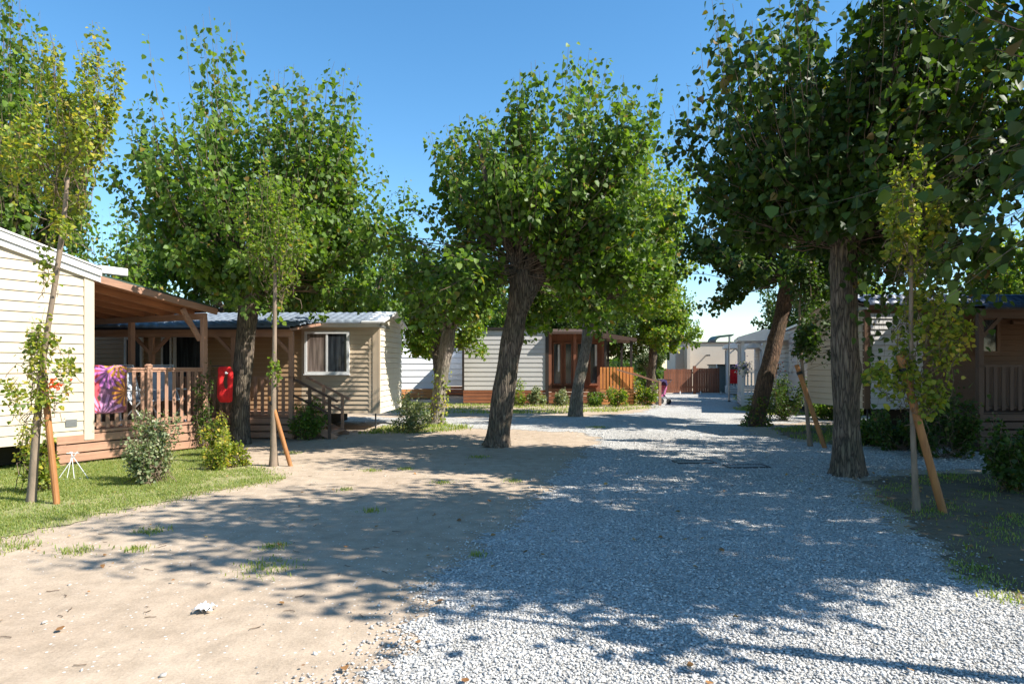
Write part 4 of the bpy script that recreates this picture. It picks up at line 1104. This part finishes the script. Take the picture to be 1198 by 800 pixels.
# drain grates in the gravel
for lab, px, py in (('steel drain grate set in the gravel, the one nearer the sandy edge', 812, 541), ('steel drain grate set in the gravel, the one nearer the thick trunk', 873, 546)):
    x, y = G(px, py); g = thing('drain_grate', lab, 'drain grate', (x, y, -.012), 4, 'drain grates in the gravel lane')
    m = MB(); m.box(-.33, -.16, 0, .33, -.13, .035); m.box(-.33, .13, 0, .33, .16, .035); m.box(-.33, -.13, 0, -.3, .13, .035); m.box(.3, -.13, 0, .33, .13, .035); m.build('frame', M['dark_metal'], g)
    m = MB()
    for k in range(14): m.box(-.29 + k * .043, -.13, .004, -.275 + k * .043, .13, .03)
    m.build('grille', M['metal'], g)

# ------------------------------------------------------------------ TREES
big_tree('big poplar with thick leaning trunk on the bare dirt beside the gravel', (PX(581, 13.6), 13.6),
         [(0, 0, 0, .235), (.1, 0, .8, .215), (.25, 0, 1.8, .205), (.4, .02, 2.6, .21), (.5, .03, 3.1, .25), (.5, 0, 3.5, .23)],
         (.85, -.1, 4.95), (2.6, 2.0, 2.55), 11, 500, 48, .115, M['leaf'], spire=.75, zmin=-.95, lump=.4, klimbs=7, up=.8)
big_tree('tall spreading poplar between the two nearest homes with spiky upright shoots', (PX(280, 14.0), 14.0),
         [(0, 0, 0, .19), (.03, 0, 1, .17), (.12, 0, 2, .175), (.2, 0, 2.9, .19), (.25, 0, 3.3, .19)],
         (.35, .2, 4.8), (3.0, 2.6, 2.75), 22, 540, 50, .115, M['leaf'], spire=1.7, zmin=-.75, up=.9, klimbs=7)
big_tree('small leaning poplar with a pale trunk between beige and grey homes', (PX(510, 18.5), 18.5),
         [(0, 0, 0, .19), (.12, 0, 1, .17), (.3, 0, 2.2, .18), (.35, 0, 2.6, .18)],
         (.4, 0.1, 3.95), (1.62, 1.5, 1.45), 33, 210, 46, .12, M['leaf'], bark=M['bark_light'], zmin=-.75, spire=.5, klimbs=5)
big_tree('slender leaning poplar in front of the glazed timber porch', (PX(673, 21.7), 21.7),
         [(0, 0, 0, .2), (.1, 0, 1, .175), (.35, 0, 2.2, .17), (.45, 0, 3.2, .17), (.5, 0, 3.9, .17)],
         (1.6, 0, 5.7), (2.6, 2.4, 3.5), 44, 560, 46, .12, M['leaf_lime'], bark=M['bark_light'], zmin=-.8, spire=.7, klimbs=6)
T6 = big_tree('poplar with reddish leaning trunk and ivy at its foot', (PX(884, 18.3), 18.3),
         [(0, 0, 0, .23), (.15, 0, .8, .21), (.45, 0, 2.0, .2), (.75, 0, 3.2, .2), (.9, 0, 4.0, .19)],
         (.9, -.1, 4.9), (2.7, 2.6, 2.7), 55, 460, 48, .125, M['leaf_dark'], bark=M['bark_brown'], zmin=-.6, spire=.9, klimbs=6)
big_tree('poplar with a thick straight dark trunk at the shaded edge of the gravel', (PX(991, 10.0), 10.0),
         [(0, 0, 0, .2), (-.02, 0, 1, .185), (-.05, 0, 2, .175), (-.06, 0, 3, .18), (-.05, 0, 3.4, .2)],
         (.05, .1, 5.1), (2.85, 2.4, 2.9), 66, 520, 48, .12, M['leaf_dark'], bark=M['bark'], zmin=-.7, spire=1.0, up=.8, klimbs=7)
T1 = [o for o in bpy.data.objects if o.get('label', '').startswith('big poplar with thick')][0]
fork(T1, [[(.5, 0, 3.0, .2), (.45, 0, 3.7, .17), (.3, .1, 4.8, .1), (.2, .1, 5.8, .02)], [(.48, -.02, 2.75, .17), (.8, -.05, 3.35, .16), (1.15, -.05, 3.75, .13), (1.5, 0, 4.9, .07), (1.7, 0, 5.8, .02)]], M['bark'], 3)
# crowns reaching into the picture from beyond its edge
big_tree('poplar whose large-leaved branches hang over the gravel from beside the camera', (6.5, 4.2),
         [(0, 0, 0, .3), (-.05, 0, 1.5, .26), (-.1, 0, 3.0, .27), (-.1, 0, 3.4, .28)],
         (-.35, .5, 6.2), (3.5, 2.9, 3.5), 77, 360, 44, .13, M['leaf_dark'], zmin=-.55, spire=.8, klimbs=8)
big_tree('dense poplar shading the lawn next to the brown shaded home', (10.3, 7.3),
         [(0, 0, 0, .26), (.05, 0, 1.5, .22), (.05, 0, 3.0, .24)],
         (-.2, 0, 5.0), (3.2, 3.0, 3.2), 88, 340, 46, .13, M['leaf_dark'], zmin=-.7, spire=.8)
big_tree('poplar behind the cream home with its crown over the roof', (-10.6, 14.2),
         [(0, 0, 0, .26), (.05, 0, 1.5, .22), (.05, 0, 3.0, .24)],
         (-.2, 0, 6.2), (1.95, 2.2, 3.5), 99, 240, 46, .125, M['leaf'], zmin=-.7, spire=1.2)

# background trees: three crowns, copied
def bgtree(label, seed, mat, R=(2.6, 2.6, 2.9), cz=4.6, n=260, per=44, leaf=.14):
    return big_tree(label, (0, 0), [(0, 0, 0, .24), (.08, 0, 1.2, .2), (.15, .05, 2.6, .2)], (.15, .05, cz), R, seed, n, per, leaf, mat, zmin=-.8, spire=1.0,
                    klimbs=5, group='trees rising behind the homes')
b1 = bgtree('', 201, M['leaf']); b2 = bgtree('', 202, M['leaf_dark'], (3.0, 2.8, 2.6), 4.3); b3 = bgtree('', 203, M['leaf_lime'], (2.4, 2.4, 2.7), 4.2)
spots = [
 (b1, -12.8, 21.5, .95, 10, 'tree behind the cream home, seen over its porch roof'),
 (b2, -9.2, 23.5, 1.0, 80, 'dark tree behind the tiled roof of the beige home, above its porch door'),
 (b1, -5.6, 24.5, 1.02, 200, 'tree behind the beige home above its sliding window'),
 (b3, -2.8, 26.5, .85, 140, 'tree behind the small pale-trunked poplar, above the white boxy home'),
 (b2, 1.0, 39.5, 1.0, 20, 'dark tree behind the grey home with the plank skirt'),
 (b1, 4.6, 37.5, 1.05, 60, 'tree behind the glazed timber porch'),
 (b3, 6.6, 32.5, .98, 300, 'yellow-green tree beside the pushchair with branches low over the path'),
 (b2, 3.9, 32.8, .8, 250, 'dark tree just behind the orange deck corner'),
 (b1, 14.5, 62, .95, 30, 'distant tree beside the beige rendered building'),
 (b2, 13.5, 31.8, .9, 330, 'dark tree behind the pinkish grey home'),
 (b3, 15.3, 20.5, .9, 90, 'lime green tree behind the dark blue tiled roof, nearer the lane'),
 (b1, 19.0, 21.5, 1.0, 170, 'tree behind the dark blue tiled roof, at the end of the ridge'),
 (b3, 12.3, 25.0, .8, 270, 'lime green tree overhanging the roof of the pinkish grey home'),
 (b2, -15.5, 17.0, 1.15, 45, 'large dark tree hidden mostly by the roof of the cream home'),
 (b1, .9, 37.5, 1.1, 100, 'tree just behind the grey home, rising over its flat roof'),
 (b3, 2.2, 33.5, .95, 190, 'lime green tree rising behind the timber porch roof'),
 (b2, 16.0, 15.5, 1.2, 290, 'dark tree beyond the railed porch of the brown home'),
 (b2, 14.0, 8.0, 1.4, 75, 'unseen dark poplar added beyond the lawn for shade, second back from it'),  # out of view, added as a sun blocker for this side
 (b2, 10.8, 6.6, 1.15, 175, 'unseen dark poplar added at the lawn edge to shade it'),  # unseen tree put in to keep sun off the lawn
 (b1, 14.0, 14.2, 1.1, 110, 'unseen poplar added behind the railed porch to shade the brown home'),  # added outside the frame to deepen the shade on the brown home
 (b2, 8.8, 44.5, .5, 15, 'small dark tree between the pushchair and the plank fence'),
 (b1, 11.6, 11.2, 1.05, 215, 'unseen poplar placed beside the dark blue tiled roof to shade its porch'),  # stands out of frame, placed for the shade it casts
]
used = set()
for src, x, y, s, rz, lab in spots:
    o = src if id(src) not in used else copy_tree(src); used.add(id(src))
    o.location = (x, y, 0); o.scale = (s, s, s); o.rotation_euler = (0, 0, math.radians(rz)); o['label'] = lab

T7 = [o for o in bpy.data.objects if o.get('label', '').startswith('poplar with a thick straight')][0]
def hanging(parent, seed, a, b, w, n, per, leaf, mat):
    rg = np.random.default_rng(seed); a = np.array(a, float); b = np.array(b, float)
    k = 7; t_ = np.linspace(0, 1, k)[None, :, None]
    st = a + rg.normal(0, .06, (n, 3)); en = b + rg.normal(0, 1, (n, 3)) * np.array(w)
    mid = (st + en) / 2 + np.array([0, 0, .3])
    path = (1 - t_) ** 2 * st[:, None] + 2 * t_ * (1 - t_) * mid[:, None] + t_ * t_ * en[:, None]
    path[:, 1:] += np.cumsum(rg.normal(0, .11, (n, k - 1, 3)), axis=1); tv, tf = twig_mesh(path, .004, .0015)
    N_ = n * per; si = np.repeat(np.arange(n), per); ts = rg.uniform(.08, 1, N_); u = ts * (k - 1); i0 = np.minimum(u.astype(int), k - 2); fr = (u - i0)[:, None]
    pos = path[si, i0] * (1 - fr) + path[si, i0 + 1] * fr; off = rg.normal(size=(N_, 3)); off /= np.linalg.norm(off, axis=1, keepdims=True)
    pos = pos + off * rg.uniform(.3, 1, N_)[:, None] * leaf * 1.3
    ok = np.linalg.norm(pos + np.array([parent.location[0], parent.location[1], -CAMH]), axis=1) > 3.7; pos = pos[ok]; off = off[ok]; N_ = len(pos)
    v, f = leaf_mesh(pos, off * .6 + rg.normal(0, .3, (N_, 3)) + [0, 0, -.9], rg.normal(0, .6, (N_, 3)) + [0, -.3, .3], leaf * rg.uniform(.6, 1.2, N_), rg)
    return np_mesh('branch', np.concatenate([v, tv]), np.concatenate([f, tf + len(v)]), [mat, M['twig']], parent, np.concatenate([np.zeros(len(f), int), np.ones(len(tf), int)]))
hanging(T7, 5, (.1, -.1, 3.3), (.75, -.9, 2.2), (.22, .3, .35), 14, 16, .11, M['leaf_dark'])
hanging(T7, 6, (.1, -.1, 3.2), (.45, -.6, 1.6), (.18, .3, .3), 9, 14, .09, M['leaf_dark'])
hanging(T7, 15, (.3, -.1, 3.6), (1.15, -.3, 2.6), (.35, .4, .4), 22, 18, .11, M['leaf_dark'])
hanging(T7, 16, (.3, .1, 3.6), (1.9, .3, 3.0), (.5, .4, .3), 22, 18, .11, M['leaf_dark'])
T8 = [o for o in bpy.data.objects if o.get('label', '').startswith('poplar whose large')][0]
hanging(T8, 7, (-.8, -.6, 3.9), (-2.7, -.9, 3.0), (.45, .4, .35), 24, 20, .12, M['leaf_dark'])
hanging(T8, 28, (-.2, 1.6, 4.4), (.8, 4.0, 3.3), (1.2, .6, .35), 24, 22, .12, M['leaf_dark'])
hanging(T8, 18, (-.6, 1.6, 4.0), (-.9, 3.6, 3.1), (.8, .6, .3), 24, 20, .12, M['leaf_dark'])
hanging(T8, 8, (-.8, .8, 3.8), (-2.3, 1.6, 2.9), (.6, .6, .3), 30, 20, .12, M['leaf_dark'])

# ivy at the foot of T6
def ivy(label, base, r, h, n, seed, lean=(0, 0), mat='leaf_ivy'):
    t = thing('ivy', label, 'ivy', (base[0], base[1], 0), 0)
    rg = np.random.default_rng(seed); a = rg.uniform(0, 6.28, n); z = h * rg.random(n) ** 1.6
    rr = r * (1 + .6 * np.exp(-z / .15)) + rg.uniform(.01, .07, n)
    p = np.stack([np.cos(a) * rr + lean[0] * z, np.sin(a) * rr + lean[1] * z, z], 1)
    nrm = np.stack([np.cos(a), np.sin(a), np.full(n, .3)], 1) + rg.normal(0, .3, (n, 3))
    v, f = leaf_mesh(p, rg.normal(0, .5, (n, 3)) + [0, 0, -.6], nrm, rg.uniform(.04, .08, n), rg)
    np_mesh('foliage', v, f, M[mat], t); return t
ivy('ivy clinging low around the reddish leaning trunk', (PX(884, 18.3), 18.3), .25, .8, 500, 5, (.2, 0))
ivy('yellow-green ivy climbing the small pale trunk', (PX(510, 18.5), 18.5), .2, 1.5, 260, 6, (.13, 0), 'leaf_yellow')

# saplings and their stakes
def sapling(label, base, path, crowns, seed, mat='leaf_yellow', leaf=.055, group='young staked trees'):
    t = thing('sapling', label, 'young tree', (base[0], base[1], 0), 0, group)
    trunk(t, [path], M['stem'], seed, 10, flare=1.4, ridge=.03)
    for i, (c, R, n, per, head) in enumerate(crowns):
        crown(t, seed + i, c, R, n, per, leaf, M[mat], head=head, up=.7, zmin=-.5, spire=.4, lump=.45, twig=.005, inner=(.1, .75), name='crown', droop=.25)
    return t
def stake(label, a, b, z, r=.035):
    t = thing('tree_stake', label, 'stake', (a[0], a[1], 0), 0, 'wooden stakes propping young trees')
    m = MB(); m.tube([(0, 0, -.05), (b[0] - a[0], b[1] - a[1], z)], r, 12); m.build('stake_pole', M['stake'], t, smooth=False)
    d = Vector((b[0] - a[0], b[1] - a[1], z)); q = d * .9
    m = MB(); m.tube([q - d.normalized() * .03, q + d.normalized() * .03], r * 1.25, 12); m.build('tie', M['rubber'], t)
    return t
Y1 = GY(588)
sapling('young tree with yellowing leaves propped in front of the cream siding', (PX(37, Y1), Y1),
        [(0, 0, 0, .045), (.05, 0, .8, .04), (.13, 0, 1.7, .035), (.28, 0, 2.6, .03), (.38, 0, 3.3, .028), (.42, 0, 3.8, .02)],
        [((.38, 0, 4.35), (.72, .7, .95), 75, 50, (.4, 0, 3.2)), ((.75, .1, 4.75), (.32, .3, .6), 22, 45, (.5, 0, 3.6)), ((.1, 0, 1.3), (.42, .35, .75), 24, 26, (0, 0, .6)),
         ((.35, 0, 1.35), (.28, .3, .55), 14, 30, (.1, 0, .8)), ((.1, 0, 2.5), (.15, .15, .6), 8, 20, (.2, 0, 2.2)), ((.28, 0, 2.2), (.18, .18, .9), 14, 22, (.15, 0, 1.5)), ((.35, 0, 3.4), (.4, .35, .5), 20, 26, (.33, 0, 3.0))], 301, leaf=.05)
stake('orange-brown stake leaning on the young tree by the cream siding', G(67, 590), (PX(46, Y1), Y1 + .05), 1.62, .036)
Y2 = GY(545)
sapling('slim young tree with a straight grey stem before the beige home steps', (PX(320, Y2), Y2),
        [(0, 0, 0, .05), (0, 0, 1, .042), (.02, 0, 2.2, .035), (.03, 0, 3.6, .02)],
        [((.1, 0, 3.6), (.55, .5, 1.35), 62, 44, (.02, 0, 2.4)), ((.0, 0, 1.35), (.22, .2, .35), 8, 22, (0, 0, 1.1))], 302, 'leaf_lime', .055)
stake('orange-brown stake leaning on the slim young tree before the beige home', G(341, 545), (PX(316, Y2), Y2), 1.12, .035)
Y3 = GY(598)
sapling('young tree with sunlit yellow-green leaves in the shade beside the thick dark trunk', (PX(1072, Y3), Y3),
        [(0, 0, 0, .032), (-.04, 0, .9, .028), (-.06, 0, 2.0, .022), (-.05, 0, 3.6, .012)],
        [((.12, 0, 2.05), (.4, .4, .7), 46, 34, (-.05, 0, 1.2)), ((-.05, 0, 3.2), (.35, .35, 1.0), 46, 36, (-.05, 0, 2.3)), ((.0, 0, 1.2), (.35, .3, .5), 26, 26, (-.05, 0, .8)), ((-.25, 0, 1.7), (.3, .3, .5), 16, 26, (-.05, 0, 1.2))], 303, 'leaf_yellow', .055)
stake('thick brown stake leaning on the young tree next to the thick dark trunk', G(1105, 600), (PX(1053, Y3), Y3), 1.72, .042)
Y4 = GY(522)
sapling('thin young tree with dark round leaves near the pinkish grey home', (PX(948, Y4), Y4),
        [(0, 0, 0, .04), (-.1, 0, 1.0, .035), (-.22, 0, 2.2, .028), (-.2, 0, 3.2, .015)],
        [((.2, 0, 2.15), (.62, .5, .75), 46, 36, (-.2, 0, 1.5)), ((-.1, 0, 3.1), (.45, .45, .8), 34, 34, (-.2, 0, 2.4))], 304, 'leaf_dark', .075)
stake('brown stake leaning on the thin young tree near the pinkish grey home', G(966, 524), (PX(932, Y4), Y4), 1.62, .045)
# sapling beside the camera, its shadow crosses the gravel
sapling('slim young tree beside the camera casting a long thin shadow over the gravel', (4.15, 2.95),
        [(0, 0, 0, .06), (0, 0, 1.2, .055), (.03, 0, 2.4, .05), (0, 0, 3.6, .035), (0, 0, 4.3, .02)],
        [((0, 0, 3.2), (.3, .4, .5), 14, 22, (0, 0, 2.8))], 305, 'leaf_lime', .08)

# shrubs
x, y = G(178, 566); shrub('grey-green shrub with tall upright shoots in front of the deck railing', (x, y), .5, 1.25, 401, .04, 80, 44, 'leaf_shrub')
x, y = G(260, 548); shrub('low yellow-green shrub at the base of the porch corner post', (x, y), .38, .55, 402, .045, 60, 40, 'leaf_yellow')
x, y = G(252, 535); shrub('upright yellow-green bush under the red towel', (x, y), .25, 1.0, 403, .05, 34, 36, 'leaf_yellow')
x, y = G(356, 514); shrub('dark green bush in front of the beige home steps', (x, y), .42, 1.05, 404, .05, 60, 44, 'leaf')
x, y = G(482, 505); shrub('green and reddish bush at the corner of the beige home', (x, y), .5, .95, 405, .05, 60, 40, 'leaf_shrub')
x, y = G(8, 588); shrub('leafy bush with an orange-red bloom against the cream siding', (x - .1, y + .6), .3, 1.2, 406, .045, 34, 34, 'leaf_yellow', flowers=('flower_red', 40, (.35, -.1, 1.35), .05))
Yb = 27.6
for i, (px, h, r_, mt, lab) in enumerate(((605, .95, .5, 'leaf_lime', 'bright green bush at the grey wall behind the thick leaning trunk'), (628, .85, .5, 'leaf_shrub', 'round pale bush against the grey siding by the dark corner trim'),
                                       (660, .8, .45, 'leaf_shrub', 'pale variegated bush in front of the glazed timber porch'), (695, .7, .5, 'leaf', 'low bush between the leaning slim trunk and the orange deck'),
                                       (722, .75, .5, 'leaf_lime', 'green bush at the foot of the orange deck boards'), (742, 1.1, .45, 'leaf_yellow', 'yellow-flowering bush beside the deck handrail'),
                                       (756, 1.3, .5, 'leaf_lime', 'tall loose bush between the deck handrail and the pushchair'))):
    yy = Yb - (.6 if px > 690 else 0) + (.0 if px < 740 else 1.0)
    shrub(lab, (PX(px, yy), yy), r_, h, 410 + i, .07, 40, 34, mt)
for i, (px, py, h, r_, mt, lab) in enumerate(((915, 492, 1.35, .8, 'leaf_dark', 'large dark bush under the pinkish grey home side wall'), (962, 490, 1.2, .65, 'leaf', 'loose bush against the pinkish grey gable end'),
                                            (990, 492, .9, .5, 'leaf_dark', 'dark bush between the thick trunk and the pinkish grey home'),
                                            (1100, 535, 1.35, .75, 'leaf_dark', 'dark green bush in front of the brown home railing'), (1190, 575, .9, .5, 'leaf_dark', 'low dark bush on the shaded lawn before the deck'),
                                            (1060, 527, 1.0, .6, 'leaf_dark', 'dark bush behind the staked young tree'), (1025, 520, .6, .5, 'leaf', 'small bush behind the thick dark trunk'))):
    x, y = G(px, py); shrub(lab, (x, y), r_, h, 430 + i, .06, 70, 44, mt)
shrub('clipped dark bush far behind the orange deck', (6.2, 41), 1.4, 1.9, 450, .12, 70, 40, 'leaf_dark')
shrub('broad dark bush far behind the pushchair', (9.0, 46.5), 1.6, 1.7, 451, .12, 70, 40, 'leaf')
shrub('dark hedge bush between the white home and the grey home', (-2.3, 45), 2.2, 2.6, 452, .14, 90, 40, 'leaf_dark')

# ------------------------------------------------------------------ far wood closing the horizon
rg = np.random.default_rng(77); n = 26000
ang = rg.uniform(-1.15, 1.15, n); rad = rg.uniform(85, 100, n); hgt = 3.2 + 1.4 * np.sin(ang * 17) + 1.0 * np.sin(ang * 43 + 1) + .6 * np.sin(ang * 91)
hgt = np.where((ang > .12) & (ang < .38), hgt * .45, hgt)
p = np.stack([np.sin(ang) * rad, np.cos(ang) * rad, rg.random(n) ** .8 * hgt], 1)
v, f = leaf_mesh(p, rg.normal(size=(n, 3)), rg.normal(size=(n, 3)) + [0, -.5, .5], rg.uniform(.5, .95, n), rg)
tag(np_mesh('far_wood', v, f, M['leaf_dark']), 'distant line of trees beyond the campsite', 'wood', kind='stuff')

# ------------------------------------------------------------------ camera, light, world
cam = bpy.data.cameras.new('camera'); co = bpy.data.objects.new('camera', cam); COL.objects.link(co)
co.location = (0, 0, CAMH); co.rotation_euler = (math.radians(90), 0, 0)
cam.sensor_width = 36; cam.lens = 36 * F / 1198; cam.shift_y = 28 / 1198; cam.clip_end = 2000; cam.clip_start = .05
scn.camera = co
EL = math.radians(44); AZ = math.radians(108)      # azimuth clockwise from +Y
sv = Vector((math.sin(AZ) * math.cos(EL), math.cos(AZ) * math.cos(EL), math.sin(EL)))
sun = bpy.data.lights.new('sun', 'SUN'); so = bpy.data.objects.new('sun', sun); COL.objects.link(so)
sun.energy = 5.0; sun.angle = math.radians(.5); sun.color = (1, .95, .87)
so.rotation_euler = sv.to_track_quat('Z', 'Y').to_euler(); so.location = (20, -10, 30)
wd = bpy.data.worlds.new('World'); scn.world = wd; wd.use_nodes = True
nt = wd.node_tree; bg = nt.nodes['Background']
sky = nt.nodes.new('ShaderNodeTexSky'); sky.sky_type = 'NISHITA'; sky.sun_disc = False
sky.sun_elevation = EL; sky.sun_rotation = AZ; sky.air_density = 1.0; sky.dust_density = .15; sky.ozone_density = 2.5
hs = nt.nodes.new('ShaderNodeHueSaturation'); hs.inputs['Hue'].default_value = .494; hs.inputs['Saturation'].default_value = 1.24
nt.links.new(sky.outputs[0], hs.inputs['Color']); nt.links.new(hs.outputs[0], bg.inputs[0]); bg.inputs[1].default_value = .115
vs_ = scn.view_settings; scn.display_settings.display_device = 'sRGB'
vs_.view_transform = 'Standard'; vs_.look = 'None'; vs_.gamma = 1; vs_.exposure = 1.03; vs_.use_curve_mapping = False
scn.cycles.max_bounces = 8; scn.cycles.diffuse_bounces = 2; scn.cycles.transmission_bounces = 4; scn.cycles.transparent_max_bounces = 8
scn.cycles.use_denoising = True
